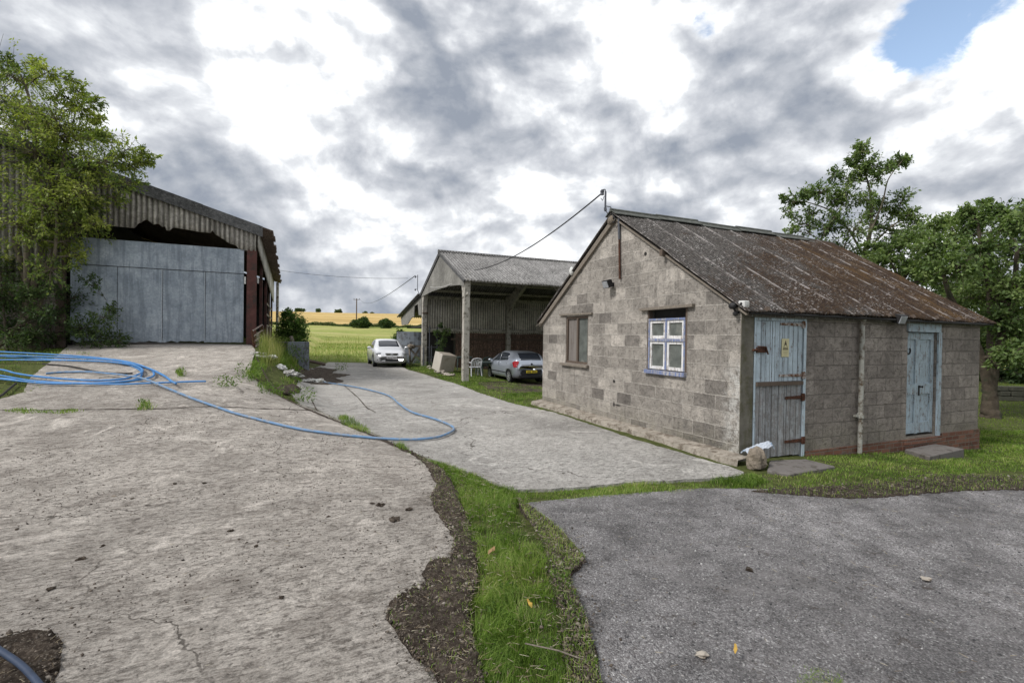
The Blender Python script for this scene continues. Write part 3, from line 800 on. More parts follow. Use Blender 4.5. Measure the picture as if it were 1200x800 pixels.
# boarded window
fy0, fz0, fy1, fz1 = w1
wn = MB().box((.02, fy0, fz0), (.10, fy0+.045, fz1)).box((.02, fy1-.045, fz0), (.10, fy1, fz1)).box((.02, fy0+.045, fz1-.05), (.10, fy1-.045, fz1)).box((.02, fy0+.045, fz0), (.10, fy1-.045, fz0+.05)).box((.02, (fy0+fy1)/2-.03, fz0+.05), (.10, (fy0+fy1)/2+.03, fz1-.05)).build('boarded_window', 'wood', cot)
wn['label'] = 'boarded-up window with rotting timber frame'
MB().box((.06, fy0+.045, fz0+.05), (.085, (fy0+fy1)/2-.03, fz1-.05)).build('board', 'glass_d', wn)
MB().box((.06, (fy0+fy1)/2+.03, fz0+.05), (.085, fy1-.045, fz1-.05)).build('board', 'ply', wn)
slab_on_gable(657, 368.2, 695, 366.2, .035, .05).build('lintel', 'wood_l', wn)
slab_on_gable(659, 424.6, 690.5, 428, .055, .07).build('sill', 'wood_l', wn)
# blue and white window
by0, bz0, by1, bz1 = w2
win = thing('x', (0, 0, 0), None, None); win.name = 'window'; win.parent = cot; del_ = None
gap = .17; ft = bz1-gap
for k in list(win.keys()):
    pass
fr = MB().box((.01, by0, bz0), (.09, by0+.05, bz1)).box((.01, by0+.05, bz1-.012), (.09, by1-.03, bz1)).box((.01, by1-.03, bz0), (.09, by1, bz1)).build('frame', 'wood', win)
MB().box((.13, by0+.05, ft), (.16, by1-.03, bz1)).build('gap', 'dark', win)  # dark sheet standing in for the shade of the open gap
bf = MB()
y0, y1 = by0+.05, by1-.03; ym = (y0+y1)/2; zt = bz0+(ft-bz0)*.60
for (a0, a1) in ((y0, y0+.035), (y1-.035, y1), (ym-.022, ym+.022)): bf.box((.0, a0, bz0+.05), (.08, a1, ft))
for (z0, z1) in ((ft-.035, ft-.002), (zt-.022, zt+.022)):
    bf.box((-.006, y0+.002, z0), (.078, y1-.002, z1))
bf.build('blue_bars', 'bluetrim', win)
for (a0, a1) in ((y0+.036, ym-.023), (ym+.023, y1-.036)):
    for (z0, z1) in ((bz0+.052, zt-.023), (zt+.023, ft-.036)):
        m = .045; s = MB()
        s.box((.012, a0, z0), (.06, a0+m, z1)).box((.012, a1-m, z0), (.06, a1, z1)).box((.014, a0+m, z0), (.058, a1-m, z0+m*1.2)).box((.014, a0+m, z1-m), (.058, a1-m, z1))
        c = s.build('casement', 'whitetrim', win)
        MB().box((.035, a0+m, z0+m*1.2), (.041, a1-m, z1-m)).build('pane', 'glass_d', c)
slab_on_gable(752, 361.5, 815, 356, .045, .07).build('lintel', 'wood_l', win)
s = MB().box((-.06, by0-.0, bz0-.03), (.10, by1+.01, bz0+.035)).build('sill', 'bluetrim', win)
# ---- gable fittings (things of their own)
def loc2w(v): return MW @ Vector(v)
def on_gable(px, py, out=0): a = GA(px, py); return Vector((-out, a[0], a[1]))
def floodlight(p_local, facing, label, tilt=-.5):
    """p_local: local wall point, facing local outward vector"""
    root = thing('floodlight', loc2w(p_local), label, 'floodlight', ROT, 'floodlights on the outbuilding walls')
    f = Vector(facing); sd = Vector((-f.y, f.x, 0))
    MB().beam(Vector((0, 0, 0)), f*.10, .03, .03).box((-.03, -.03, -.05), (.03, .03, .03)).build('bracket', 'iron', root)
    m = Matrix((sd, f, Vector((0, 0, 1)))).transposed() @ Matrix.Rotation(tilt, 3, 'X')
    c = f*.15+Vector((0, 0, .0))
    hb = MB().obox(c, (.19, .09, .15), rot=m)
    for k in range(5): hb.obox(c+m@Vector((-.07+k*.035, -.06, 0)), (.006, .04, .12), rot=m)
    hb.build('housing', 'iron', root, bevel=.008)
    MB().obox(c+m@Vector((0, .05, 0)), (.165, .012, .125), rot=m).build('lens', 'lampglass', root)
    MB().tube([c+m@Vector((-.1, 0, 0)), c+m@Vector((-.11, -.05, -.05)), f*.04], .008, 5).build('yoke', 'iron', root)
    return root
floodlight(on_gable(719, 333), (-1, 0, 0), 'small black floodlight fixed to the block gable below the conduit', -.4)
fx, fz = SI(1043, 374)
floodlight((fx, -.0, fz), (0, -1, 0), 'black floodlight with pale lens under the eaves between downpipe and far door', -.35)
# conduit
a = on_gable(727, 256, .035); b = on_gable(727.5, 281, .035); c = on_gable(728, 327, .035)
cd = thing('conduit', loc2w((0, c.y, c.z)), 'vertical conduit pipe, grey above and dark red below, on the gable', 'conduit', ROT)
o0 = Vector((0, c.y, c.z))
MB().tube([a-o0, b-o0], .026, 8).build('upper_pipe', 'pole', cd); MB().tube([b-o0, c-o0], .02, 8).build('lower_pipe', 'rust', cd)
# round insulator box & bracket pole
p = on_gable(719.5, 257, .05)
bx = thing('junction_box', loc2w((0, p.y, p.z)), 'round pale junction box with black cable coil at the gable peak', 'junction box', ROT)
MB().blob((-.05, .03, 0), (.05, .11, .12), 2, .1, 3).build('cover', 'rock', bx, smooth=True)
MB().tube([(-.08, -.05, .08), (-.09, -.12, .02), (-.07, -.16, -.04), (-.08, -.1, -.1), (-.06, -.04, -.05), (-.07, -.1, .04)], .012, 6).build('cable_loop', 'cable', bx)
q0 = on_gable(712.2, 246.5, .06); q1 = on_gable(711.2, 224.5, .06); L = q1.z-q0.z
br = thing('cable_bracket', loc2w(q0), 'black iron bracket pole with insulators above the gable peak of the block outbuilding', 'bracket', ROT)
MB().tube([(0, 0, 0), (0, .0, L*.95)], .02, 8).blob((0, 0, .02), (.035, .035, .06), 1, 0, 1).build('pole', 'pole', br)
MB().tube([(0, 0, L*.93), (0, .015, L*1.06), (0, .06, L*1.1), (0, .12, L*1.08)], .013, 6).tube([(0, 0, L*.75), (0, .06, L*.72), (0, .1, L*.55), (0, .17, L*.72)], .007, 5).build('arm', 'pole', br)
MB().tube([(0, .12, L*1.14), (0, .12, L*1.06), (0, .12, L*.95), (0, .12, L*.86)], [.02, .045, .035, .04], 8).build('insulator', 'pole', br)
MB().tube([(0, 0, .08), (.03, -.14, .03), (.03, -.26, -.12)], .009, 5).tube([(0, 0, .02), (.0, -.1, -.12), (0, -.2, -.22)], .009, 5).build('stay', 'cable', br)
BRK = loc2w(q0+Vector((0, .14, L*.95)))
# bulkhead ball and stub
p = on_gable(673, 318, .0)
bl = thing('bulkhead_light', loc2w(p), 'small oval pale light under the left roof verge of the block gable', 'light', ROT)
MB().blob((-.07, 0, 0), (.055, .07, .10), 2, .05, 4).build('cover', 'white', bl, smooth=True); MB().box((-.02, -.04, -.04), (.0, .04, .04)).build('base', 'iron', bl)
p = on_gable(781, 296.5); MB().obox((-.04, p.y, p.z), (.16, .07, .11)).build('purlin_end', 'wood', cot)
p = on_gable(756.5, 297.5); MB().disc_ring((-.006, p.y, p.z), (1, 0, 0), .0, .035, .008, 12).build('wall_hole', 'dark', cot)
p = on_gable(719.5, 446.5); MB().blob((-.004, p.y, p.z), (.01, .04, .035), 1, .3, 6).build('wall_hole', 'dark', cot)
p = on_gable(719.8, 473); MB().blob((-.004, p.y, p.z), (.01, .03, .04), 1, .3, 7).blob((-.004, p.y-.12, p.z-.01), (.01, .1, .012), 1, .3, 9).build('wall_hole', 'dark', cot)
# corner: cctv-like sensor and white box
p = on_gable(866, 361); 
sn = thing('sensor_light', loc2w((0, p.y, p.z)), 'black sensor light with white control box at the corner of the block outbuilding', 'sensor light', ROT)
MB().blob((-.10, .02, .03), (.055, .06, .05), 2, .05, 5).tube([(-.1, 0, 0), (-.06, 0, -.06), (0, 0, -.06)], .018, 6).blob((-.07, 0, -.08), (.04, .04, .04), 1, .05, 6).build('lamp', 'iron', sn)
mb = MB().box((-.045, -.13, .0), (.06, -.02, .10)); 
mb.build('control_box', 'white', sn, bevel=.01)
MB().disc_ring((-.047, -.075, .055), (1, 0, 0), 0, .022, .004, 12).box((-.048, -.11, .01), (-.044, -.10, .03)).build('dial', 'trim', sn)
# ---- stable door
a0, z0, a1, z1 = d1
MB().box((a0, -.012, z0), (a0+.04, .08, z1)).box((a1-.055, -.02, z0), (a1, .08, z1)).box((a0+.04, -.012, z1-.05), (a1-.055, .08, z1)).build('door_frame', 'bluedoor', cot)
_, zm = SI(912, 449)
udoor = thing('door', (0, 0, 0), None, None); udoor.name = 'upper_door'; udoor.parent = cot
lo_ = thing('door', (0, 0, 0), None, None); lo_.name = 'lower_door'; lo_.parent = cot
mb = MB(); x = a0+.045; k = 0; bw = (a1-.06-a0-.045)/9
for k in range(9):
    mb.box((x+.003, .0-rr.uniform(0, .004), zm+.03), (x+bw-.003, .03, z1-.055)); x += bw
mb.build('boards', 'bluedoor', udoor)
MB().box((a0+.045, -.035, zm-.03), (a1-.07, .02, zm+.025)).build('bottom_rail', 'wood', udoor)
mb = MB(); x = a0+.045; bw = (a1-.06-a0-.045)/6
for k in range(6):
    mb.box((x+.004, .006-rr.uniform(0, .006), z0+.02+rr.uniform(0, .02)), (x+bw-.004, .035, zm-.035)); x += bw
mb.build('boards', 'greydoor', lo_)
def strap(px0, py0, px1, mat, par, h=.05):
    xa, za = SI(px0, py0); xb, zb = SI(px1, py0+.2)
    m = MB().prism([(xa, -.012, za-h*.35), (xb-.03, -.012, za-h*.5), (xb-.03, -.012, za+h*.5), (xa, -.012, za+h*.35)], (0, .009, 0))
    m.obox((xb-.015, -.018, za), (.05, .025, h*2.1)).obox((xb-.005, -.03, za), (.02, .02, h*1.5))
    for q in (.12, .4, .7): m.blob((xa+(xb-xa)*q, -.014, za), (.012, .008, .012), 1, 0, 1)
    return m.build('strap_hinge', mat, par)
strap(914, 379.5, 941, 'rustpale', udoor, .05); strap(912.5, 440, 941, 'rustpale', udoor, .05)
strap(920, 466, 940.5, 'rust', lo_, .055); strap(919, 517.5, 940.5, 'rust', lo_, .055)
xa, za = SI(885, 410)
MB().box((xa, -.03, za-.035), (xa+.20, -.004, za+.035)).tube([(xa-.08, -.03, za), (xa+.02, -.035, za+.0)], .016, 6).tube([(xa+.0, -.045, za+.05), (xa+.16, -.045, za+.045), (xa+.21, -.045, za-.06)], .012, 6).build('bolt', 'rust', udoor)
# warning sign
sx, szt = SI(919.5, 397.5); sw = .155; sh = .22
sg = thing('warning_sign', loc2w((sx, -.012, szt-.26)), 'faded yellow warning sign with black triangle on the upper blue door', 'sign', ROT)
MB().box((-sw/2, -.004, 0), (sw/2, .0, .27)).build('plate', 'signy', sg)
mb = MB(); T = [(-.055, .105), (.055, .105), (0, .245)]
for i in range(3):
    p0, p1 = T[i], T[(i+1) % 3]; mb.beam((p0[0], -.0055, p0[1]), (p1[0], -.0055, p1[1]), .003, .011, (0, -1, 0)) if False else mb.prism([(p0[0], -.0045, p0[1]), (p1[0], -.0045, p1[1]), (p1[0]*.76, -.0045, .16+(p1[1]-.16)*.76), (p0[0]*.76, -.0045, .16+(p0[1]-.16)*.76)], (0, -.002, 0))
mb.box((-.02, -.0065, .175), (.02, -.0045, .20)).box((-.03, -.0065, .125), (.03, -.0045, .135)).blob((0, -.0055, .21), (.009, .001, .009), 1, 0, 1)
mb.build('triangle', 'ink', sg)
mb = MB()
for k, wd in enumerate((.05, .045, .035)): mb.box((-wd, -.0055, .075-k*.022), (wd, -.0045, .081-k*.022))
mb.build('small_print', simple('faint_sign_print', (.33, .30, .18), .7, .1, 20), sg)
# ---- far door with lintel panel
a0, z0, a1, z1 = d2
_, zl = SI(1080, 377)
MB().box((a0-.04, -.03, z1+.0), (a1+.06, -.003, zl)).build('lintel_panel', 'bluepaint', cot)
MB().box((a1-.012, -.03, z0-.02), (a1+.095, -.002, z1-.002)).build('door_post', 'bluepaint', cot)
dr = thing('d', (0, 0, 0), None, None); dr.name = 'far_door'; dr.parent = cot
dr.name = 'panelled_door'
mid = a0+(a1-a0)*.42
MB().box((a0+.01, .07, z0+.04), (a1-.01, .10, z1-.01)).build('leaf', 'bluepaint', dr)
mb = MB()
for (x0, x1) in ((a0+.01, a0+.10), (mid-.05, mid+.05), (a1-.11, a1-.012)): mb.box((x0, .045, z0+.04), (x1, .07, z1-.012))
H = z1-z0
for (q0, q1) in ((0.03, .13), (.40, .50), (.93, .99)): mb.box((a0+.10, .047, z0+H*q0), (mid-.05, .07, z0+H*q1)); mb.box((mid+.05, .047, z0+H*q0), (a1-.11, .07, z0+H*q1))
mb.build('rails', 'bluepaint', dr)
kx, kz = SI(1080, 453)
MB().tube([(kx, .045, kz), (kx, -.0, kz), (kx+.01, -.015, kz)], [.012, .012, .022], 8).box((kx-.02, .036, kz-.16), (kx+.02, .046, kz+.02)).build('handle', 'iron', dr)
hx, hz = SI(1067.2, 411)
pts = [(hx+.055*math.sin(t), .035, hz+.0-.06*math.cos(t)) for t in [(-2.35+4.7*i/14) for i in range(15)]]
hs = thing('horseshoe', loc2w((hx, .03, hz)), 'black iron horseshoe hanging on the far pale blue door', 'horseshoe', ROT)
MB().tube([Vector(p)-Vector((hx, .03, hz)) for p in pts], .013, 6).build('shoe', 'iron', hs)
# downpipe
px_, pz0 = SI(1011, 368.5, -.06); _, pz1 = SI(1009, 531, -.06); _, pzm = SI(1010, 488, -.06)
dp = thing('downpipe', loc2w((px_, -.06, pz1)), 'cream flaking cast-iron downpipe between the two doors', 'downpipe', ROT)
H = pz0-pz1; hm = pzm-pz1
MB().tube([(0, 0, hm), (0, 0, H)], .037, 12).build('upper_pipe', 'castiron', dp)
MB().tube([(0, 0, 0), (0, 0, hm)], .034, 12).build('lower_pipe', 'castiron', dp)
MB().tube([(0, 0, hm-.03), (0, 0, hm-.02), (0, 0, hm+.05), (0, 0, hm+.06)], [.04, .05, .05, .042], 12).box((-.11, .0, hm-.0), (.09, .05, hm+.035)).build('collar', 'castiron', dp)
MB().tube([(0, 0, H-.12), (0, 0, H-.1), (0, 0, H)], [.038, .052, .056], 12).build('hopper', 'castiron', dp)
# apron kerb at foot of the gable
pts = []
mb = MB(); rows = []; rr = random.Random(8)
k = 26
for i in range(k+1):
    y = CW+.05-(CW+.25)*i/k; wd = .30-.10*i/k+rr.uniform(-.03, .03)+(.05 if i > 20 else 0)
    a = MW @ Vector((-.001, y, 0)); b = MW @ Vector((-wd, y, 0)); c = MW @ Vector((-wd-.02, y, 0))
    zt = ghs(a.x, a.y)+.115+rr.uniform(-.006, .006); zb = ghs(b.x, b.y)+.085+rr.uniform(-.012, .006)
    rows.append([(a.x, a.y, zt), ((a.x*.6+b.x*.4), (a.y*.6+b.y*.4), zt-.008), (b.x, b.y, zb), (c.x, c.y, zb-.10)])
mb.grid(rows); ap = mb.build('concrete_apron', 'apron', uv=False); tag(ap, kind='structure')
# steps
def step(px, z, th, label, seed):
    pts = []
    for (x, y) in px:
        d = ray(x, y); t = (z-CAMP.z)/d.z; pts.append(CAMP+d*t)
    c = sum(pts, Vector())/len(pts)
    m = MB().prism([p-c for p in pts], (0, 0, -th)); o = m.build('doorstep', 'stepstone', None, bevel=.012); o.location = c
    return tag(o, label, 'doorstep')
step([(899, 551), (902, 538.5), (945, 537), (979, 546), (925, 556)][0:1]+[(902, 539), (944, 537.5), (979, 546), (926, 555)], .04, .13, 'wide flat stone step in front of the stable door', 1)
step([(1060, 526), (1094, 519.5), (1130, 525.5), (1089, 534.5)], -.10, .28, 'raised grey stone step below the far blue door', 2)
# sack and rock by the corner
d = G(889, 551)
rk = MB().blob((0, 0, .1), (.13, .11, .15), 3, .16, 12, flat=-.12).build('rough_stone', 'rock'); rk.location = d+Vector((.0, .06, .03)); tag(rk, 'rough brown stone standing at the corner of the block outbuilding beside the stable door', 'stone')
bg = MB(); 
rows = []
for i in range(15):
    rows.append([(-.19+i*.028, (j-4)*.022, .17*(i/14)**.8+.05*math.cos((j-4)*.38)+.008*math.sin(i*1.7+j*2.3)+.006*math.cos(i*.9-j*3.1)-(.05 if i == 14 else 0)) for j in range(9)])
bg.grid(rows); bo = solid(bg.build('plastic_bag', 'bag'), .01); bo.location = G(883, 545)+Vector((.06, .04, .13)); bo.rotation_euler = (0, .1, .2)
tag(bo, 'crumpled blue and white plastic bag draped on the stone at the block corner', 'bag')
M_['hosedark'] = simple('dark_blue_pipe', (.03, .045, .08), .5, .2, 9)
# ================================================================== BARN (left)
BS = Vector((.908, .418, 0)).normalized(); BROT = math.atan2(BS.y, BS.x)
B0 = P(294, 400, 17.0); B0.z = 0
barn = thing('metal_barn', B0, 'large farm barn with grey galvanised sliding door and ragged corrugated gable', 'barn', BROT)
BW = Matrix.Translation(B0) @ Matrix.Rotation(BROT, 4, 'Z'); BI = BW.inverted()
def BD(px, py, y=0): p = hitloc(BI, px, py, 1, y); return p.x, p.z
GZ = 1.25
xl, _ = BD(83, 300); xr, _ = BD(286, 300); x1, ztr = BD(286, 292.5); _, ztl = BD(83, 277); _, zbr = BD(286, 401.5)
va = BD(308, 266.5, -.12); vb = BD(180, 220, -.12); vs = (vb[1]-va[1])/(va[0]-vb[0])
print('barn door', xl, xr, ztr, ztl, zbr, 'verge', va, vb, vs)
RX = -7.6; EXR = va[0]; EZB = va[1]; RZ = EZB+vs*(EXR-RX); LX = RX*2-EXR; BLEN = 19.0
def vz(x): return EZB+vs*(EXR-x) if x > RX else RZ-vs*(RX-x)
# door: panels
dz = (ztl-ztr)/(xr-xl)
door = thing('d', (0, 0, 0), None, None); door.name = 'sliding_door'; door.parent = barn
xs = [xl] + [BD(p, 340)[0] for p in (137, 190, 240)]+[xr]
_, zs = BD(286, 321)
rr = random.Random(2)
for i in range(4):
    a, b = xs[i], xs[i+1]
    zt_a = ztr+dz*(xr-a); zt_b = ztr+dz*(xr-b); jag = []
    n = 14
    for k in range(n+1):
        x = a+(b-a)*k/n; jag.append((x, -.02, zbr+rr.uniform(-.02, .05)*(1 if i < 3 else .4)))
    y = -.02-.004*(i % 2)
    pts = [(x, y, z) for x, _, z in jag]+[(b, y, zs+.03), (a, y, zs+.03+dz*.0)]
    MB().prism(pts[::-1], (0, .004, 0)).build('lower_sheet', 'galv', door)
    MB().prism([(a, y-.008, zs), (b, y-.008, zs), (b, y-.008, zt_b), (a, y-.008, zt_a)][::-1], (0, .005, 0)).build('upper_sheet', 'galv', door)
MB().box((xl, -.034, zs-.012), (xr, -.029, zs+.008)).build('seam', 'iron', door)
for i in (1, 2, 3): MB().box((xs[i]+.016, -.0315, zbr+.06), (xs[i]+.026, -.0265, zs)).build('seam', 'iron', door)
mb = MB()
for i in (2, 3):
    x = xs[i]
    for k in range(26):
        z = zbr+.1+k*(zs-zbr-.2)/26
        if k % 2 == 0 or rr.random() > .4: mb.blob((x+rr.uniform(-.01, .01), -.035, z), (.016, .008, .028), 1, .1, k)
    mb.box((x-.012, -.033, zbr+.05), (x+.012, -.028, zs))
mb.build('rivet_strip', simple('bright_zinc_rivets', (.38, .42, .46), .5, .2, 20, 0, .3), door)
MB().box((xl, -.005, zs-.02), (xr, .04, zs+.02)).box((xl, -.005, zbr+.03), (xr, .04, zbr+.09)).box((xr-.05, -.005, zbr), (xr-.004, .04, ztr-.01)).build('rail', 'iron', door)
# corner post
x0, _ = BD(289, 350); x1, _ = BD(300.5, 350)
hb = MB().box((x0, -.05, GZ-.5), (x1, -.03, vz(x0)-.95)).box((x0, .13, GZ-.5), (x1, .15, vz(x0)-.95)).box(((x0+x1)/2-.02, -.03, GZ-.5), ((x0+x1)/2+.02, .13, vz(x0)-.95))
hb.build('corner_post', 'steelred', barn)
for k in range(1, 5):
    y = k*4.6; zz = vz(x1)-.35
    MB().box((x1-.14, y-.08, GZ-.6), (x1-.02, y+.08, zz)).build('side_post', 'steelred' if k < 3 else 'wood', barn)
MB().box((xl-.35, -.02, .6), (xl-.15, .16, vz(xl)-.6)).build('door_post', 'wood', barn)
# gable cladding with ragged bottom
jagpx = [(60,262),(82,262),(120,264),(157,267.5),(163,262),(172,257),(180,263.5),(186,262),(190,266),(194,265),(195,270),(199,270.5),(203,266.5),(215,268.5),(235,272),(247,273),(249,270),(252,274.5),(258,278),(264,282),(270,286),(273,286.5),(277,288),(279,291),(285,293.5),(300,294.5)]
jx = []; jz = []
for a, b in jagpx:
    q = BD(a, b, -.04); jx.append(q[0]); jz.append(q[1])
jx = np.array(jx); jz = np.array(jz)
xe = jx[-1]
Lc = xe-LX-.4
o = corr(MB(), (xe, -.045, 0), (-1, 0, 0), (0, 0, 1), xe-(xl-.2), lambda u: float(np.interp(xe-u, jx, jz)), lambda u: vz(xe-u)-.12, .146, .028, (0, -1, 0), nv=3, seg=8)
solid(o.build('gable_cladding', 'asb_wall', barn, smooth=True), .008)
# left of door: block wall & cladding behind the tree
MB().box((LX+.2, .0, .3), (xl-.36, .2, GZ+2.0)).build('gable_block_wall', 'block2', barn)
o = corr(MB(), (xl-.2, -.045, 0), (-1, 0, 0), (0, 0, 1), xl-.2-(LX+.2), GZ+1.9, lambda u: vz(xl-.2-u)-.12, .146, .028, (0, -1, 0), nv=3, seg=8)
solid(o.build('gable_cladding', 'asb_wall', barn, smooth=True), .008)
# verge capping : short lengths with slightly uneven edges
mb = MB()
x = EXR; k = 0
while x > RX:
    x2 = max(RX, x-1.8); d = .006*(k % 2)+rr.uniform(0, .01); a = vz(x); b = vz(x2)
    mb.prism([(x, -.15-d, a-.34), (x, -.15-d, a+d), (x2, -.15-d, b+d), (x2, -.15-d, b-.34)], (0, .03, 0))
    mb.prism([(x, -.15-d, a+d), (x, .25, a+d), (x2, .25, b+d), (x2, -.15-d, b+d)], (0, 0, .02))
    x = x2; k += 1
mb.prism([(RX, -.15, RZ-.34), (RX, -.15, RZ), (LX, -.15, EZB), (LX, -.15, EZB-.34)], (0, .03, 0))
mb.build('verge_capping', 'verge', barn)
# roof slopes
Vd = Vector((1, 0, -vs)).normalized(); Nb = Vector((vs, 0, 1)).normalized(); Lb = math.hypot(EXR+.32-RX, vs*(EXR+.32-RX))
solid(corr(MB(), (RX, -.0, RZ+.0), (0, 1, 0), Vd, BLEN+.4, 0, lambda u: Lb+.05*math.sin(int(u/1.0)*2.3), .146, .028, Nb, nv=6, seg=6).build('roof', 'barn_roof', barn, smooth=True), .012)
Vd = Vector((-1, 0, -vs)).normalized(); Nb2 = Vector((-vs, 0, 1)).normalized()
solid(corr(MB(), (RX, -.0, RZ+.0), (0, 1, 0), Vd, BLEN+.4, 0, Lb, .146, .028, Nb2, nv=3, seg=4).build('roof', 'barn_roof', barn, smooth=True), .012)
# eaves sheeting seen along the yard side: pale panel with sloping foot
xs_ = x1+.03
pl = hitloc(BI, 301, 276, 0, xs_); pb = hitloc(BI, 301, 296, 0, xs_); pc = hitloc(BI, 319, 360, 0, xs_)
zt = vz(xs_)-.1
o = corr(MB(), (xs_, .0, 0), (0, 1, 0), (0, 0, 1), BLEN, lambda u: zt-.62-.05*u*.9+.02*math.sin(u*7), zt, .146, .02, (1, 0, 0), nv=3, seg=6)
solid(o.build('eaves_cladding', 'asb_white', barn, smooth=True), .008)
# eaves purlin + drain pipe at far end
pe = hitloc(BI, 322, 334, 1, BLEN); 
MB().tube([(xs_+.25, BLEN-.3, GZ-.6), (xs_+.25, BLEN-.3, vz(xs_+.25)-.1)], .09, 8).build('downpipe', 'castiron', barn)
# far & left walls, inner darkness
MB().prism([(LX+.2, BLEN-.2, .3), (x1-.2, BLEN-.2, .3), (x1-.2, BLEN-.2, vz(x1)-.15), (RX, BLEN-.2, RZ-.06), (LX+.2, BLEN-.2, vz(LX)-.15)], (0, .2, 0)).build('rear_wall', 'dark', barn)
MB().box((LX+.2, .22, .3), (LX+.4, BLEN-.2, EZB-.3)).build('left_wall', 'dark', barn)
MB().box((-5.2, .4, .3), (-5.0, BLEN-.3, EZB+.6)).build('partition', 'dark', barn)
MB().box((x1-.22, .4, .5), (x1-.12, 9.5, GZ+.5)).box((x1-.22, 9.6, .5), (x1-.12, BLEN-.3, GZ+.9)).build('side_dwarf_wall', 'block2', barn)
mb = MB()
for z in (.9, 1.5, 2.1): mb.beam((x1-.08, 9.6, GZ+z), (x1-.08, BLEN-.6, GZ+z), .04, .10)
mb.build('side_rail', 'wood_l', barn)
MB().obox((x1+.03, .25, GZ+2.35), (.05, .12, .2)).build('white_plate', 'white', barn)
MB().obox((x0-.05, -.06, GZ+2.3), (.05, .03, .25)).build('white_plate', 'white', barn)

# gate leaning at the corner
ga = P(295.5, 388, 15.8); gb = P(307, 380.5, 17.6); gc_ = P(299.5, 421, 15.8); gd = P(309.5, 414, 17.6)
gt = thing('field_gate', G(303, 425), 'rusty tubular field gate leaning at the barn corner', 'gate')
o0 = gt.location
L = lambda p, q, t: p.lerp(q, t)
MB().tube([ga-o0, gc_-o0+(gc_-ga)*.18], .04, 6).build('upright', 'rust', gt); MB().tube([gb-o0, gd-o0+(gd-gb)*.18], .035, 6).build('upright', 'rust', gt)
for i in range(6):
    t = i/5.2; MB().tube([L(ga, gc_, t)-o0, L(gb, gd, t)-o0], .028, 6).build('bar', 'rustpale', gt)
# trough / tank, leaning post, corner debris
a = P(319, 411, 21.5); b = P(337, 411.5, 20.3); h = .40
tr = MB().prism([a-Vector((0, 0, 1)), b-Vector((0, 0, 1)), b+Vector((.0, 0, h)), a+Vector((0, 0, h))], Vector((.5, 1.0, 0))); c = (a+b)/2
for i in range(len(tr.v)): tr.v[i] = tr.v[i]-c
o = tr.build('water_trough', 'tank', bevel=.02); o.location = c; tag(o, 'low blue-grey rendered water trough beside the barn and round bush', 'trough')
def strut(name, a, b, r, mat, label, cat, n=6, group=None):
    a, b = Vector(a), Vector(b); o = MB().tube([a-a, (b-a)*.5+Vector((.01, 0, .01)), b-a], r, n).build(name, mat); o.location = a
    return tag(o, label, cat, group)
a = G(350, 424); strut('leaning_post', a-Vector((0, 0, .1)), P(341, 394, a.y+.1), [.09, .085, .08], 'wood_l', 'pale wooden post leaning beside the round bush', 'post')
a = G(358, 424); strut('fallen_log', a+Vector((0, 0, .08)), G(380, 429)+Vector((0, 0, .1)), .09, 'wood', 'dark fallen log at the edge of the meadow below the round bush', 'log')
def rubbish(px, n, sx, label, seed, mats=('dirtywhite', 'white'), name='plastic_sacks'):
    c = G(*px); rr = random.Random(seed); root = thing(name, c, label, 'rubbish')
    for k in range(n):
        x = rr.uniform(-sx, sx); y = rr.uniform(-.25, .25); s = rr.uniform(.10, .2)
        MB().blob((x, y, ghs(c.x+x, c.y+y)-c.z+s*.35), (s*1.35, s, s*.5), 3, .38, seed*9+k, flat=-.1).build('sack', mats[k % len(mats)], root)
rubbish((322, 428), 5, .55, 'dirty white plastic sacks dumped below the leaning gate', 3)
rubbish((358, 449), 4, .40, 'crumpled white plastic rubbish on the broken concrete beside the blue pipe end', 5)

# ================================================================== OPEN SHED (middle)
S0 = G(545, 447); SZ = S0.z; S0 = Vector((S0.x, S0.y, 0))
shed = thing('open_shed', S0, 'open-sided concrete-framed shed with grey corrugated roof sheltering a car', 'shed', ROT)
SW = Matrix.Translation(S0) @ Matrix.Rotation(ROT, 4, 'Z'); SI_ = SW.inverted()
def SG(px, py, x=0): p = hitloc(SI_, px, py, 0, x); return p.y, p.z     # gable plane
def SF(px, py, y=0): p = hitloc(SI_, px, py, 1, y); return p.x, p.z     # front plane
ez = SG(546, 327)[1]; wd = SG(497, 400, 0)[0]; ap = SG(518.8, 297.5)[1]; 
print('shed', S0, 'eave', ez, 'width', wd, 'apex', ap)
NB = 3; BAY = 5.15; SLEN = NB*BAY; sls = (ap-ez)/(wd/2)
for k in range(NB+1):
    for y, s in ((0, 1), (wd, -1)):
        x = k*BAY; gz = ghs(*(SW@Vector((x, y, 0))).xy)-.3
        m = MB().box((x-.13, y-.13, gz), (x+.13, y+.13, ez-.75))
        m.prism([(x-.13, y-.13*s, ez-.75), (x-.13, y+.13*s, ez-.75), (x-.13, y+.55*s if k else y+.34*s, ez-.0), (x-.13, y-.22*s, ez-.0)], (.26, 0, 0))
        m.build('column', 'conc_post', shed, bevel=.015)
    if k:
        for s, ya, yb in ((1, 0, wd/2), (-1, wd, wd/2)):
            MB().prism([(x-.09, ya, ez-.12), (x-.09, yb, ap-.12), (x-.09, yb, ap-.5), (x-.09, ya+.95*s, ez-.38), (x-.09, ya+.3*s, ez-.9), (x-.09, ya, ez-.9)], (.18, 0, 0)).build('rafter', 'conc_post', shed)
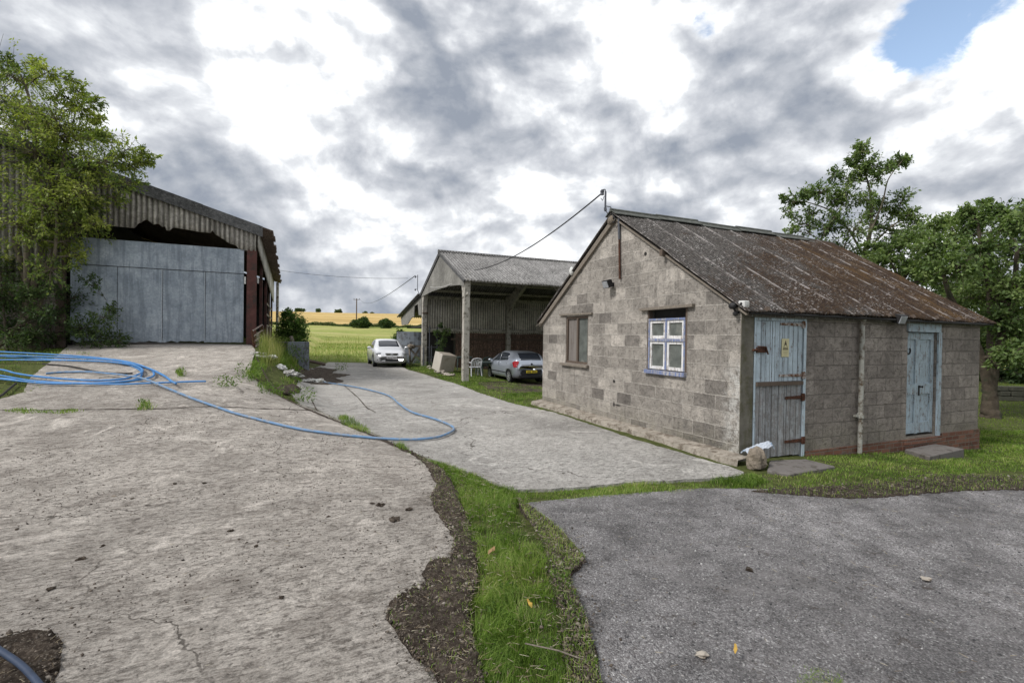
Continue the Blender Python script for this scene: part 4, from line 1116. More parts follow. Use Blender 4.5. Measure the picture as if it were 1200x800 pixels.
# gable board with arched foot
pts = [(0, -.2, ez-.10), (0, wd/2, ap-.06), (0, wd+.2, ez-.10), (0, wd+.1, ez-.22)]
for (a, b) in ((510, 341.5), (521, 338), (533, 335)): q = SG(a, b); pts.append((0, q[0], q[1]))
q = SG(543, 334); pts.append((0, q[0], q[1])); pts.append((0, -.15, ez-.35))
def fanbuild(pts, vec): return MB().prism(pts, vec)
fanbuild([Vector(p)+Vector((-.16, 0, 0)) for p in pts], (.03, 0, 0)).build('gable_board', 'render', shed)
mb = MB(); mb.beam((-.18, -.28, ez-.12), (-.18, wd/2, ap-.02), .06, .14); mb.beam((-.18, wd+.28, ez-.12), (-.18, wd/2, ap-.02), .06, .14); mb.build('verge_trim', 'verge', shed)
# roof
Ns = Vector((0, -sls, 1)).normalized(); Vs = Vector((0, -1, -sls)).normalized(); Lsd = math.hypot(wd/2+.38, sls*(wd/2+.38))
def sx_(u, v): return (-.02 if v > Lsd*.5 else 0)+.012*math.sin(u*2.1)+.01*(int(u/1.02) % 2)
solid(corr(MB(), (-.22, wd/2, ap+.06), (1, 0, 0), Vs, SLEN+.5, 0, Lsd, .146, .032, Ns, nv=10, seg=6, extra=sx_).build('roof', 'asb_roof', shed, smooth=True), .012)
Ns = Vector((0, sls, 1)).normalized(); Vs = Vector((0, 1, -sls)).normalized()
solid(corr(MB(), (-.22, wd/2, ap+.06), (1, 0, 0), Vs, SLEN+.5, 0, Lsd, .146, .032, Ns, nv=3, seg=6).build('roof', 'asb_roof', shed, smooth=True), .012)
MB().tube([(-.25, wd/2, ap+.10), (SLEN+.3, wd/2, ap+.10)], .09, 8).build('ridge_capping', 'asb_roof', shed)
MB().box((-.1, -.30, ez-.14), (SLEN+.2, -.25, ez-.06)).build('eaves_rail', 'conc_post', shed)
mb = MB()
for t in (.12, .35, .6, .85):
    for s in (1, -1):
        y = wd/2-s*t*wd/2; z = ap-sls*t*wd/2-.09; mb.box((-.1, y-.04, z-.12), (SLEN, y+.04, z))
mb.build('purlin', 'conc_post', shed)
# rear cladding
zc0 = SF(530, 390, wd)[1]; zc1 = ez-.15
o = corr(MB(), (.14, wd+.14, 0), (1, 0, 0), (0, 0, 1), SLEN-.1, lambda u: zc0+.02*math.sin(u*3), zc1, .146, .026, (0, -1, 0), nv=2, seg=6)
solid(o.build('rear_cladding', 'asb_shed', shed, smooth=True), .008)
zf = ez-.28
MB().box((0, wd+.02, zc0+.08), (SLEN, wd+.10, zc0+.24)).box((0, wd+.02, zf-.05), (SLEN, wd+.10, zf+.13)).box((5.3, wd+.02, zc0+1.45), (SLEN, wd+.09, zc0+1.57)).build('rear_rail', 'conc_post', shed)
gzr = ghs(*(SW@Vector((4, wd, 0))).xy)
MB().box((1.9, wd+.16, gzr-.3), (SLEN, wd+.20, zc0+.2)).build('rear_boarding', 'boardbrown', shed)
MB().box((1.6, wd+.10, zc0-.42), (SLEN, wd+.158, zc0-.30)).build('board_rail', 'wood', shed)
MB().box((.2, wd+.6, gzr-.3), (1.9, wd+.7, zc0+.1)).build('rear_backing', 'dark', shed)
MB().box((SLEN+.15, 0, -1), (SLEN+.25, wd, ez)).build('end_wall', 'asb_shed', shed)
MB().box((-.13, wd-.24, 2.95), (.17, wd+.12, 3.0)).build('steel_band', 'rust', shed)
# insulators on the near column
zz = SG(544, 346)[1]
mb = MB().tube([(-.05, -.3, zz), (-.05, .3, zz)], .02, 6)
for y in (-.3, .3): mb.blob((-.05, y, zz+.03), (.05, .05, .07), 1, .1, 3)
mb.blob((-.15, 0, zz-.1), (.04, .05, .06), 1, .1, 3)
mb.build('insulator', 'conc_post', shed)

# lean-to behind the shed (left)
lt = thing('lean_to', SW@Vector((0, wd, 0)), 'low lean-to with patched grey gable sheets against the rear of the open shed', 'lean-to', ROT)
LI = (Matrix.Translation(SW@Vector((0, wd, 0))) @ Matrix.Rotation(ROT, 4, 'Z')).inverted()
def LT(px, py, x=0): p = hitloc(LI, px, py, 0, x); return p.y, p.z
pts = [LT(*q) for q in ((494, 347), (470, 372), (471, 381), (478, 380), (483, 371.5), (485.5, 371), (486, 358.5), (490, 356), (491, 369), (494, 369.5))]
print('leanto', pts)
MB().prism([(-.02, a, b) for a, b in pts], (.04, 0, 0)).build('gable_sheet', 'render', lt)
a, b = pts[0]; c, d = pts[1]
d2 = Vector((0, c-a, d-b)).normalized(); n2 = Vector((0, -d2.z, d2.y)); n2 = n2 if n2.z > 0 else -n2
solid(corr(MB(), (-.25, a-.2, b+.12), (1, 0, 0), d2, 12, 0, math.hypot(c-a, d-b)+.5, .146, .03, n2, nv=3, seg=4).build('roof', 'asb_roof', lt, smooth=True), .012)
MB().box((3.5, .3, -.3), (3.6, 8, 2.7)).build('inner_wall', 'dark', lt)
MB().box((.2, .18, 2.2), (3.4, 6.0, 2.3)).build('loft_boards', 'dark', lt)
# tank
tk = G(483, 431); ty = 30.5
a = P(474.5, 388, ty); 
tkz = ghs(-6.3, 30.5)
o = MB().tube([(0, 0, -.3), (0, 0, 1.95)], 1.35, 32).build('round_tank', 'tank', smooth=False); c = P(490, 400, 31.2); o.location = (c.x, c.y, ghs(c.x, c.y))
tag(o, 'large blue-grey cylindrical tank standing under the lean-to', 'tank')
# bracket with insulators rising behind the shed's far column
a = P(493, 345.5, 28.0); b = P(489.5, 322, 28.0)
k = thing('cable_bracket', a, 'small iron cable bracket at the left corner of the open shed roof', 'bracket')
MB().tube([(0, 0, 0), (-.12, 0, .12), (b.x-a.x, 0, .3), (b.x-a.x, 0, b.z-a.z)], .022, 6).build('pole', 'pole', k)
for q in (.28, .92): MB().tube([(b.x-a.x, 0, (b.z-a.z)*q), (b.x-a.x-.12, 0, (b.z-a.z)*q)], .015, 5).blob((b.x-a.x-.13, 0, (b.z-a.z)*q-.03), (.05, .05, .07), 1, 0, 3).build('insulator', 'pole', k)
BK2 = Vector((b.x-.14, 28.0, b.z-.05))

# ---- overhead cables
def cable(pts, r, mat, label, sag=.3, name='overhead_cable', group=None):
    a, b = pts; n = 24; o = MB().tube([(b-a)*(i/n)-Vector((0, 0, sag*4*(i/n)*(1-i/n))) for i in range(n+1)], r, 5).build(name, mat, smooth=True); o.location = a
    return tag(o, label, 'cable', group)
e1 = P(582, 300, 19.0+1.2)
cable((BRK, P(556, 316.5, 19.8)), .016, 'cable', 'dark overhead cable running from the gable peak bracket to the open shed roof', .32)
cable((P(552, 319, 19.9), P(504, 336.5, 24.5)), .02, 'cable_l', 'pale cable slung across the gable of the open shed', .22)
PL = P(418, 350, 162); pole_base = Vector((PL.x, PL.y, ghs(PL.x, PL.y)))
po = thing('utility_pole', pole_base, 'distant wooden electricity pole standing in the field', 'utility pole')
MB().tube([(0, 0, 0), (0, 0, PL.z-pole_base.z)], [.22, .16], 8).build('pole', 'wood', po)
MB().box((-1.0, -.08, PL.z-pole_base.z-.35), (1.0, .08, PL.z-pole_base.z-.2)).build('crossarm', 'wood', po)
mb = MB()
for x in (-.9, 0, .9): mb.tube([(x, 0, PL.z-pole_base.z-.2), (x, 0, PL.z-pole_base.z+.12)], .09, 6)
mb.build('insulator', 'pole', po)
cable((BK2, PL+Vector((.9, 0, .1))), .022, 'cable', 'thin cable dropping from the small shed bracket towards the distant pole', 1.6)
cable((P(322, 316, 60), P(478, 326, 60)), .02, 'cable', 'faint high cable crossing the sky left of the open shed', .35)

# ---- clutter under the shed
def sit(px, py): return G(px, py)
a = sit(521, 436)
bx = thing('freezer_cabinet', a, 'cream box-shaped cabinet tipped against the front of the open shed', 'cabinet', R(38))
tilt = Matrix.Rotation(R(12), 3, 'X') @ Matrix.Rotation(R(6), 3, 'Y')
MB().obox((0, .0, .50), (.80, .72, .88), rot=tilt).build('body', 'box2', bx, bevel=.02)
MB().obox(tilt@Vector((-.42, 0, .0))+Vector((0, 0, .50)), (.05, .73, .89), rot=tilt).build('lid', 'box', bx, bevel=.012)
def chair(loc, rz, mat, label, group=None):
    c = thing('garden_chair', loc, label, 'chair', rz, group)
    sw_, sd, shh = .50, .46, .42
    MB().box((-sw_/2, -sd/2, shh), (sw_/2, sd/2, shh+.03)).build('seat', mat, c, bevel=.01)
    b = MB(); 
    for i in range(5):
        x = -.18+i*.09; b.beam((x, .22, shh+.05), (x*1.1, .34, .80), .045, .012, (0, 1, 0))
    b.tube([(-.25, .2, shh), (-.26, .31, .74), (-.2, .35, .84), (0, .37, .88), (.2, .35, .84), (.26, .31, .74), (.25, .2, shh)], .024, 6)
    b.build('backrest', mat, c)
    for sx in (-1, 1):
        MB().tube([(sx*.27, -.24, .02), (sx*.26, -.2, .64), (sx*.27, .0, .66), (sx*.26, .3, .66)], .024, 6).build('armrest', mat, c)
        MB().tube([(sx*.24, .19, shh), (sx*.27, .30, .0)], [.026, .022], 6).build('leg', mat, c)
        MB().tube([(sx*.24, -.19, shh), (sx*.26, -.25, .0)], [.026, .022], 6).build('leg', mat, c)
    return c
chair(sit(556, 440.5), R(205), 'plasticw', 'white plastic garden chair facing out of the open shed')
def table(loc, rz, mat, label, w=.9, d=.7, h=.7, rnd=False):
    c = thing('garden_table', loc, label, 'table', rz)
    MB().box((-w/2, -d/2, h), (w/2, d/2, h+.03)).box((-w/2+.03, -d/2+.03, h-.06), (w/2-.03, d/2-.03, h)).build('tabletop', mat, c, bevel=.012)
    for sx in (-1, 1):
        for sy in (-1, 1): MB().tube([(sx*(w/2-.08), sy*(d/2-.08), h-.05), (sx*(w/2-.03), sy*(d/2-.03), 0)], [.035, .025], 6).build('leg', mat, c)
    return c
M_['gptab'] = simple('faded_green_plastic', (.07, .09, .085), .5, .2, 5)
table(sit(537, 434)+Vector((.15, .8, 0)), ROT, 'gptab', 'dark green garden table half hidden behind the concrete column', .9, .8, .68)
table(sit(568, 441)+Vector((-.0, .3, 0)), ROT, 'gptab', 'faded green garden table between the white chair and the parked car', .8, .8, .68)
dk = sit(560, 440)+Vector((.35, 1.0, 0)); chair(dk, R(200), 'greenpl', 'dark green plastic chair in the shade behind the white chair')
# wooden stand with grey cover near the tank
a = sit(488, 427)
wr = thing('cable_reel_frame', a, 'weathered wooden frame leaning between the tank and the far column', 'wooden frame', R(20))
for (p, q) in (((-.35, 0, 0), (-.42, .1, 1.05)), ((-.42, .1, 1.05), (.25, .1, 1.1)), ((.3, 0, 0), (.25, .1, 1.1)), ((-.3, .05, .1), (.2, .1, 1.0)), ((.3, .05, .2), (-.35, .08, .9))):
    MB().beam(p, q, .05, .11).build('rail', 'wood_l', wr)
MB().blob((-.28, .1, 1.06), (.26, .16, .14), 2, .2, 5).build('cover', 'rock', wr, smooth=True)
# standing poles and rack inside the first bay
a = sit(508, 430)
rk_ = thing('metal_rack', a, 'tall grey metal rack of uprights inside the left end of the open shed', 'rack', ROT)
for x, y, h in ((-.15, .4, 2.3), (.32, .5, 2.25), (-.5, .3, 1.1), (.1, .9, 1.2)): MB().tube([(x, y, 0), (x, y, h)], .035, 6).build('upright', 'pole', rk_)
for z in (.55, 1.1): MB().beam((-.5, .4, z), (.35, .5, z), .04, .05).build('crossbar', 'pole', rk_)
for k_, (px, py, l, m) in enumerate(((501, 428, 'weathered plank leaning upright in the left end of the open shed', 'wood_l'), (505, 429, 'grey timber post propped next to the metal rack', 'wood'))):
    a = sit(px, py)+Vector((0, .35, 0)); strut('propped_timber', a, a+Vector((.25*(1-2*k_), .3, 1.25)), .06, m, l, 'timber')
# stones and timber edging along the grass
rr = random.Random(4)
for k_, (px, py, s) in enumerate(((507, 433, .16), (512, 435.5, .13), (516, 437.5, .17), (522, 439.5, .14), (527, 440.5, .16), (503, 431, .13))):
    o = MB().blob((0, 0, s*.3), (s*1.4, s*.9, s*.6), 2, .3, k_+20).build('edging_stone', 'conc_kerb'); o.location = G(px, py); o.rotation_euler.z = rr.uniform(0, 3)
    tag(o, 'pale lump of stone in the row along the grass in front of the tipped cabinet', 'stone', 'edging stones by the open shed')

# ================================================================== CARS
def car(root_name, loc, rz, spec, paint, label, rear_plate='platey', kind='sedan'):
    c = thing('parked_car', loc, label, 'car', rz)
    st = spec['st']         # x, z_low, z_belt, z_top, w_low, w_belt, w_top
    rows = []
    def sec(s):
        x, zl, zb, zt, wl, wb, wt = s
        half = [(0, zl), (wl*.80, zl), (wl*.96, zl+.05), (wl, zl+.20), (wb*1.01, zl+(zb-zl)*.60), (wb*.985, zb-.05), (wb*.95, zb)]
        up_ = [(wb*.95+(wt-wb*.95)*.86, zb+(zt-zb)*.86), (wt*.88, zb+(zt-zb)*.975), (wt*.55, zt), (0, zt+.008)]
        h = half+up_
        return [(x, y, z) for y, z in h]+[(x, -y, z) for y, z in reversed(h[1:-1])]
    # resample stations with smooth interpolation
    A = np.array(st); xs_n = []
    for i in range(len(A)-1):
        k = max(1, int((A[i+1, 0]-A[i, 0])/.09)); xs_n += [A[i, 0]+(A[i+1, 0]-A[i, 0])*j/k for j in range(k)]
    xs_n.append(A[-1, 0]); D = []
    for x in xs_n: D.append([x]+[float(np.interp(x, A[:, 0], A[:, j])) for j in range(1, 7)])
    D = np.array(D)
    for _ in range(2):
        S = D.copy(); S[1:-1, 1:] = D[:-2, 1:]*.22+D[1:-1, 1:]*.56+D[2:, 1:]*.22; D = S
    secs = [sec(d) for d in D]; n = len(secs[0]); mb = MB()
    for s in secs: mb.v += [Vector(p) for p in s]
    for i in range(len(secs)-1):
        for j in range(n):
            j2 = (j+1) % n; mb.f.append((i*n+j, i*n+j2, (i+1)*n+j2, (i+1)*n+j))
    mb.f.append(tuple(range(n))); mb.f.append(tuple((len(secs)-1)*n+j for j in reversed(range(n))))
    body = mb.build('body', paint, c, smooth=True)
    # wheel arches
    r = spec['r']
    for wx_ in spec['wheels']:
        for sy in (-1, 1):
            cu = MB().tube([(wx_, sy*(spec['w']-.30), r), (wx_, sy*(spec['w']+.15), r)], r+.055, 28).build('cutter', None, None, uv=False)
            cu.parent = c
            bpy.context.view_layer.update()
            m = body.modifiers.new('arch', 'BOOLEAN'); m.object = cu; m.operation = 'DIFFERENCE'; m.solver = 'EXACT'
    bpy.context.view_layer.update()
    dg = bpy.context.evaluated_depsgraph_get(); ev = body.evaluated_get(dg)
    me = bpy.data.meshes.new_from_object(ev); cutters = [m.object for m in body.modifiers]; body.modifiers.clear(); body.data = me
    for q in cutters: bpy.data.objects.remove(q)
    for wx_ in spec['wheels']:
        for sy in (-1, 1):
            w = thing('wheel', (wx_, sy*(spec['w']-.115), r), None, None); w.parent = c
            MB().tube([(0, -.10, 0), (0, -.09, 0), (0, .09, 0), (0, .10, 0)], [r*.9, r, r, r*.9], 28).build('tyre', 'rubber', w, smooth=False)
            rim = MB().disc_ring((0, sy*.085, 0), (0, sy, 0), r*.58, r*.67, .022, 24)
            for k in range(7):
                t = 2*math.pi*k/7; rim.beam((0, sy*.10, 0), (math.cos(t)*r*.62, sy*.10, math.sin(t)*r*.62), .05, .02, (0, 1, 0))
            rim.disc_ring((0, sy*.09, 0), (0, sy, 0), 0, r*.17, .03, 14)
            rim.build('rim', 'alloy', w)
            MB().disc_ring((0, sy*.082, 0), (0, sy, 0), 0, r*.57, .004, 20).build('brake', 'trim', w)
        MB().box((wx_-r-.02, -spec['w']+.31, r*.6), (wx_+r+.02, spec['w']-.31, r*1.9)).build('wheel_housing', 'trim', c)
    def surf(x, frac, sy, off=.006):
        d = [float(np.interp(x, D[:, 0], D[:, j])) for j in range(7)]; _, zl, zb, zt, wl, wb, wt = d
        y = wb*.95+(wt-wb*.95)*frac; z = zb+(zt-zb)*frac
        return Vector((x, sy*(y+off), z+off*.2))
    for wins in spec['side']:
        for sy in (-1, 1):
            m = MB(); k = 8; (xa, fa), (xb, fb), (xc, fc), (xd, fd) = wins   # bottom-left,bottom-right,top-right,top-left
            rows = []
            for i in range(k+1):
                t = i/k; rows.append([surf(xa+(xb-xa)*t, fa+(fb-fa)*t, sy), surf((xa+(xb-xa)*t+xd+(xc-xd)*t)/2, (fa+(fb-fa)*t+fd+(fc-fd)*t)/2, sy), surf(xd+(xc-xd)*t, fd+(fc-fd)*t, sy)])
            m.grid(rows); solid(m.build('side_window', 'carglass', c, smooth=True), .004, 0)
    def glass(x0, x1, f0, f1, nm, off=.008):
        # wraps over the top profile between stations x0 -> x1
        rows = []
        for i in range(9):
            x = x0+(x1-x0)*i/8; d = [float(np.interp(x, D[:, 0], D[:, j])) for j in range(7)]; _, zl, zb, zt, wl, wb, wt = d
            row = []
            for t in np.linspace(-1, 1, 11):
                h = [(0, zt+.008), (wt*.55, zt), (wt*.88, zb+(zt-zb)*.975), (wb*.95+(wt-wb*.95)*.86, zb+(zt-zb)*.86)]
                a = abs(t)*.93*(h[2][0]); z = float(np.interp(a, [q[0] for q in h], [q[1] for q in h]))
                row.append((x, a*(1 if t > 0 else -1), z+off))
            rows.append(row)
        solid(MB().grid(rows).build(nm, 'carglass', c, smooth=True), .004, 0)
    glass(*spec['front_glass'], 0, 1, 'windscreen'); glass(*spec['rear_glass'], 0, 1, 'rear_window')
    return c, D, surf
# silver saloon, nose toward the camera. local +x = nose
loc = G(453, 431.5); 
sed = dict(w=.88, r=.315, wheels=(1.36, -1.22),
  st=[(-2.27,.34,.72,.80,.62,.66,.52),(-2.20,.26,.86,.99,.74,.78,.62),(-2.05,.22,.90,1.04,.82,.84,.66),(-1.72,.21,.93,1.08,.87,.87,.66),(-1.15,.2,.95,1.34,.88,.88,.60),(-.75,.2,.95,1.44,.88,.88,.58),(-.1,.2,.94,1.47,.88,.88,.59),(.45,.2,.93,1.41,.88,.88,.60),(.85,.2,.92,1.22,.88,.88,.64),(1.22,.2,.90,.99,.88,.87,.70),(1.65,.2,.84,.93,.87,.85,.70),(2.0,.21,.74,.83,.82,.80,.64),(2.2,.24,.62,.70,.72,.70,.56),(2.27,.32,.54,.58,.60,.60,.48)],
  side=[((.98,.1),(.12,.08),(.12,.86),(.42,.84)), ((.05,.08),(-.78,.08),(-.72,.84),(.05,.86)), ((-.85,.08),(-1.22,.14),(-1.05,.66),(-.82,.82))],
  front_glass=(.52, 1.12), rear_glass=(-.92, -1.55))
cdir = math.atan2(-1, -.10)   # pointing toward camera, nose slightly left
c1, D, surf = car('c', loc+Vector((0, 1.9, -.0)), R(-90-12+28), sed, 'carsilver', 'silver saloon car parked facing the camera at the end of the concrete road')
c1.rotation_euler.z = R(-68); c1.location = Vector((loc.x-.60, loc.y+2.2, ghs(loc.x, loc.y+2)+.035))
def front_bits(c):
    mb = MB()
    for sy in (-1, 1):
        MB().blob((2.02, sy*.62, .70), (.16, .17, .085), 2, 0, 1).build('headlamp', 'lampglass', c, smooth=True)
        MB().blob((2.13, sy*.58, .40), (.09, .17, .055), 2, 0, 1).build('air_intake', 'trim', c, smooth=True)
        m = MB().blob((.78, sy*1.00, 1.0), (.08, .12, .075), 2, 0, 1).beam((.80, sy*.86, .95), (.80, sy*.96, .98), .03, .03)
        m.build('door_mirror', 'carsilver', c, smooth=True)
    g = MB().prism([(2.20, -.34, .74), (2.20, .34, .74), (2.25, .20, .52), (2.25, -.20, .52)], (.015, 0, -.01)); g.build('grille', 'trim', c)
    m = MB()
    for k in range(3): m.beam((2.235+.008*k, -.30+.03*k, .70-.05*k), (2.235+.008*k, .30-.03*k, .70-.05*k), .012, .014)
    m.build('grille_bar', 'chrome', c)
    MB().disc_ring((2.245, 0, .665), (1, 0, .15), .042, .055, .012, 18).prism([(2.25, -.03, .69), (2.25, -.02, .69), (2.25, 0, .645), (2.25, .02, .69), (2.25, .03, .69), (2.25, 0, .63)], (.01, 0, 0)).build('badge', 'chrome', c)
    MB().box((2.27, -.26, .455), (2.285, .26, .555)).build('number_plate', 'platew', c)
    m = MB()
    for k, yy in enumerate((-.2, -.14, -.06, -.0, .09, .15, .21)): m.box((2.285, yy-.018, .475), (2.288, yy+.018, .535))
    m.build('plate_characters', 'trim', c)
    MB().box((2.24, -.33, .33), (2.275, .33, .43)).build('lower_intake', 'trim', c)
    MB().beam((1.16, -.5, 1.02), (1.1, .1, 1.05), .02, .012).build('wiper', 'trim', c)
front_bits(c1)
# silver hatchback inside shed: nose pointing away (+t direction)
hat = dict(w=.85, r=.30, wheels=(1.27, -1.22),
  st=[(-1.93,.42,.78,.82,.58,.62,.50),(-1.90,.32,.86,.92,.70,.74,.62),(-1.84,.27,.95,1.08,.77,.80,.66),(-1.70,.24,.98,1.24,.82,.83,.64),(-1.50,.22,.985,1.37,.84,.85,.62),(-1.2,.21,.985,1.43,.85,.86,.60),(-.6,.2,.965,1.47,.85,.85,.59),(.05,.2,.945,1.46,.85,.85,.59),(.5,.2,.93,1.36,.85,.85,.60),(.95,.2,.91,1.15,.85,.85,.64),(1.3,.2,.88,.99,.84,.84,.68),(1.65,.22,.78,.88,.80,.79,.62),(1.88,.27,.62,.70,.68,.68,.52),(1.95,.34,.52,.56,.56,.56,.45)],
  side=[((.98,.12),(.05,.08),(.05,.86),(.42,.84)), ((-.02,.08),(-.98,.16),(-.92,.80),(-.02,.86))],
  front_glass=(.58, 1.12), rear_glass=(-1.42, -1.845))
wl = G(596.5, 448.5)
c2, D2, surf2 = car('c', (0, 0, 0), ROT+R(90), hat, 'carblue', 'silver hatchback parked nose-in under the open shed')
c2.name = 'parked_car'
hd = Vector((-CS.y, CS.x, 0)); lf = Vector((-CS.x, -CS.y, 0))
HROT = ROT+R(90); c2.rotation_euler.z = HROT
# left rear wheel local (-1.22, +.74)
c2.location = Vector((wl.x, wl.y, 0))-(hd*(-1.22)+lf*(.80)); c2.location.z = ghs(wl.x, wl.y)-.0
c2.scale = (.97, .97, .97)
for sy in (-1, 1):
    MB().prism([(-1.885, sy*.60, 1.02), (-1.80, sy*.80, 1.04), (-1.66, sy*.855, .97), (-1.80, sy*.84, .74), (-1.90, sy*.70, .76)], (-.02, sy*.012, 0)).build('tail_lamp', 'tail', c2, bevel=.01)
    MB().blob((-1.89, sy*.70, .83), (.03, .05, .03), 1, 0, 1).build('reverse_lamp', 'lampglass', c2, smooth=True)
    m = MB().blob((.80, sy*.98, .98), (.08, .11, .075), 2, 0, 1).beam((.82, sy*.84, .94), (.82, sy*.92, .96), .03, .03); m.build('door_mirror', 'carblue', c2, smooth=True)
    m = MB().box((-.12, sy*.848-.01, .80), (.04, sy*.848+.012*sy+.01, .825)); m.build('door_handle', 'carblue', c2)
    MB().beam((-.9, sy*.862, .47), (.9, sy*.862, .47), .012, .035).build('rubbing_strip', 'trim', c2)
    m = MB()
    for x in (.02, -.98): m.beam((x, sy*.852, .35), (x, sy*.845, .93), .006, .010)
    m.build('door_seam', 'trim', c2)
MB().box((-1.965, -.27, .50), (-1.945, .27, .61)).build('number_plate', 'platey', c2)
m = MB()
for yy in (-.21, -.15, -.08, -.02, .08, .14, .20): m.box((-1.968, yy-.018, .52), (-1.965, yy+.018, .59))
m.build('plate_characters', 'trim', c2)
MB().box((-1.94, -.50, .43), (-1.93, .50, .65)).build('plate_recess', 'trim', c2)
MB().box((-1.95, -.10, .80), (-1.92, .10, .825)).build('boot_handle', 'chrome', c2)
MB().disc_ring((-1.925, 0, .90), (-1, 0, 0), 0, .045, .02, 14).build('badge', 'trim', c2)
MB().box((-1.94, -.62, .28), (-1.86, .62, .40)).build('lower_bumper', 'trim', c2, bevel=.02)

# ================================================================== PIPES on the ground
def pipe(pts, r, mat, name, label, h=0, group=None, cat='pipe', root=None, lift=None):
    w = [G(a, b) for a, b in pts]; out = []
    for i in range(len(w)-1):       # catmull-rom
        p0 = w[max(i-1, 0)]; p1 = w[i]; p2 = w[i+1]; p3 = w[min(i+2, len(w)-1)]; k = 7
        for j in range(k):
            t = j/k; out.append(.5*((2*p1)+(p2-p0)*t+(2*p0-5*p1+4*p2-p3)*t*t+(3*p1-p0-3*p2+p3)*t**3))
    out.append(w[-1])
    q = []
    for i, p in enumerate(out):
        hh = h+(lift(i/len(out)) if lift else 0); q.append(Vector((p.x, p.y, ghs(p.x, p.y)+.05+r+hh)))
    o0 = q[0] if root is None else root.location
    o = MB().tube([p-o0 for p in q], r, 8).build(name, mat, root, smooth=True)
    if root is None: o.location = o0; tag(o, label, cat, group)
    return o
Z = lambda l, ox, oy, s: [(ox+a/s, oy+b/s) for a, b in l]
coil = thing('pipe_coil', G(40, 440), 'loose coil of blue water pipe lying on the yard by the tree', 'pipe coil')
pipe(Z([(-300,190),(-100,165),(0,163),(300,180),(500,188),(610,206),(662,235),(655,262),(600,282),(480,289),(300,290),(150,280),(0,268),(-160,250)], 0, 380, 4), .021, 'pipeblue', 'pipe_loop', None, .0, root=coil)
pipe(Z([(-260,200),(0,186),(200,187),(420,190),(560,200),(690,226),(722,252),(700,272),(600,288),(400,300),(200,298),(0,278),(-160,262)], 0, 380, 4), .021, 'pipeblue', 'pipe_loop', None, .03, root=coil)
pipe(Z([(-200,215),(0,238),(80,258),(200,275),(400,290),(560,286),(640,265),(668,245),(645,222),(560,196),(400,182),(200,174),(0,168),(-200,175)], 0, 380, 4), .021, 'pipeblue', 'pipe_loop', None, .055, root=coil)
pipe(Z([(-200,140),(0,153),(250,167),(450,182),(600,203),(700,236),(770,272),(800,296),(825,310)], 0, 380, 4), .021, 'pipeblue', 'loose_pipe', 'blue pipe end curving down on the outer right of the coil', .07)
pipe(Z([(-160,245),(0,262),(150,287),(350,300),(560,304),(700,299),(850,293),(965,290)], 0, 380, 4), .018, 'pipeblue', 'loose_pipe', 'straight blue pipe end pointing right in front of the coil', .035)
pipe(Z([(215,245),(300,238),(400,240),(500,254),(600,272),(700,298),(800,335),(900,370),(1000,400),(1100,435),(1200,462)], 0, 380, 4)+Z([(250,475),(400,510),(550,532),(700,548),(820,557),(950,559),(1050,548),(1110,525),(1127,508),(1110,490),(1040,460),(930,425),(870,385),(820,345),(720,315),(600,292),(480,275)], 250, 380, 4), .021, 'pipepale', 'long_pipe', 'long blue pipe snaking across the yard onto the concrete road', .0, lift=lambda t: .09*max(0, 1-abs(t-.17)/.12))
pipe(Z([(200,198),(330,210),(450,235),(540,243),(620,243)], 0, 380, 4), .018, 'hose', 'black_hose', 'black hose lying inside the blue pipe coil', .0, cat='hose')
pipe(Z([(-30,370),(10,348),(40,322),(75,292)], 0, 380, 4), .02, 'hose', 'black_hose', 'black hose end at the left edge of the yard below the coil', .0, cat='hose')
pipe([(-20,776),(5,792),(30,812),(60,850)], .015, 'hosedark', 'loose_pipe', 'dark blue pipe crossing the nearest left corner of the yard', .05)

# ---- clods, twigs and stones lying on the hard surfaces
rr = random.Random(77)
def inside(poly, p): return inpoly(p.x, p.y, poly)
cl = []
spots = [(462,609),(479,597),(437,590),(446,592),(385,605),(205,567),(155,584),(878,668),(270,622),(300,640),(120,640),(60,690),(60,745),(330,700),(240,566),(20,620),(95,655)]
for k_, (px, py) in enumerate(spots):
    s = rr.uniform(.012, .022)*(1.7 if k_ in (7, 0, 1, 3) else 1); c = G(px, py, .045 if px < 600 else .022)
    o = MB().blob((0, 0, s*.2), (s*1.5, s*1.1, s*.5), 2, .4, k_).build('mud_clod', 'soil'); o.location = c; o.rotation_euler.z = rr.uniform(0, 6)
    tag(o, 'dark clod of dried mud on the pale concrete yard' if px < 600 else 'dark clod of mud on the grey tarmac', 'clod', 'mud clods on the yard' if px < 600 else None)
for k_, (px, py, m, l) in enumerate(((135, 583, 'rock', 'tan stone on the left of the concrete yard'), (1085, 679, 'conc_kerb', 'flat pale stone set in the tarmac at right'), (822, 768, 'conc_kerb', 'flat pale stone in the tarmac near the bottom'))):
    o = MB().blob((0, 0, .008), (.034, .024, .012), 2, .3, k_+50).build('stone', m); o.location = G(px, py, .03); tag(o, l, 'stone')
def dead_leaf(px, py, sz, label, col, k_):
    o = solid(MB().grid([[(-sz, -sz*.1, .01), (-sz, sz*.1, .01)], [(-.3*sz, -sz*.5, .03), (-.3*sz, sz*.5, .022)], [(.4*sz, -sz*.45, .02), (.4*sz, sz*.4, .03)], [(sz, 0, .04), (sz, .01, .04)]]).build('fallen_leaf', col), .002)
    o.location = G(px, py, .06); o.rotation_euler.z = k_; tag(o, label, 'leaf')
M_['leafbrown'] = simple('dead_brown_leaf', (.26, .16, .08), .8, .2, 30); M_['leafy'] = simple('dead_yellow_leaf', (.42, .27, .06), .8, .2, 30)
dead_leaf(862, 765, .020, 'yellow fallen leaf on the tarmac near the bottom', 'leafy', 1); dead_leaf(621, 711, .025, 'orange-brown leaf caught in the grass strip', 'leafy', 2)
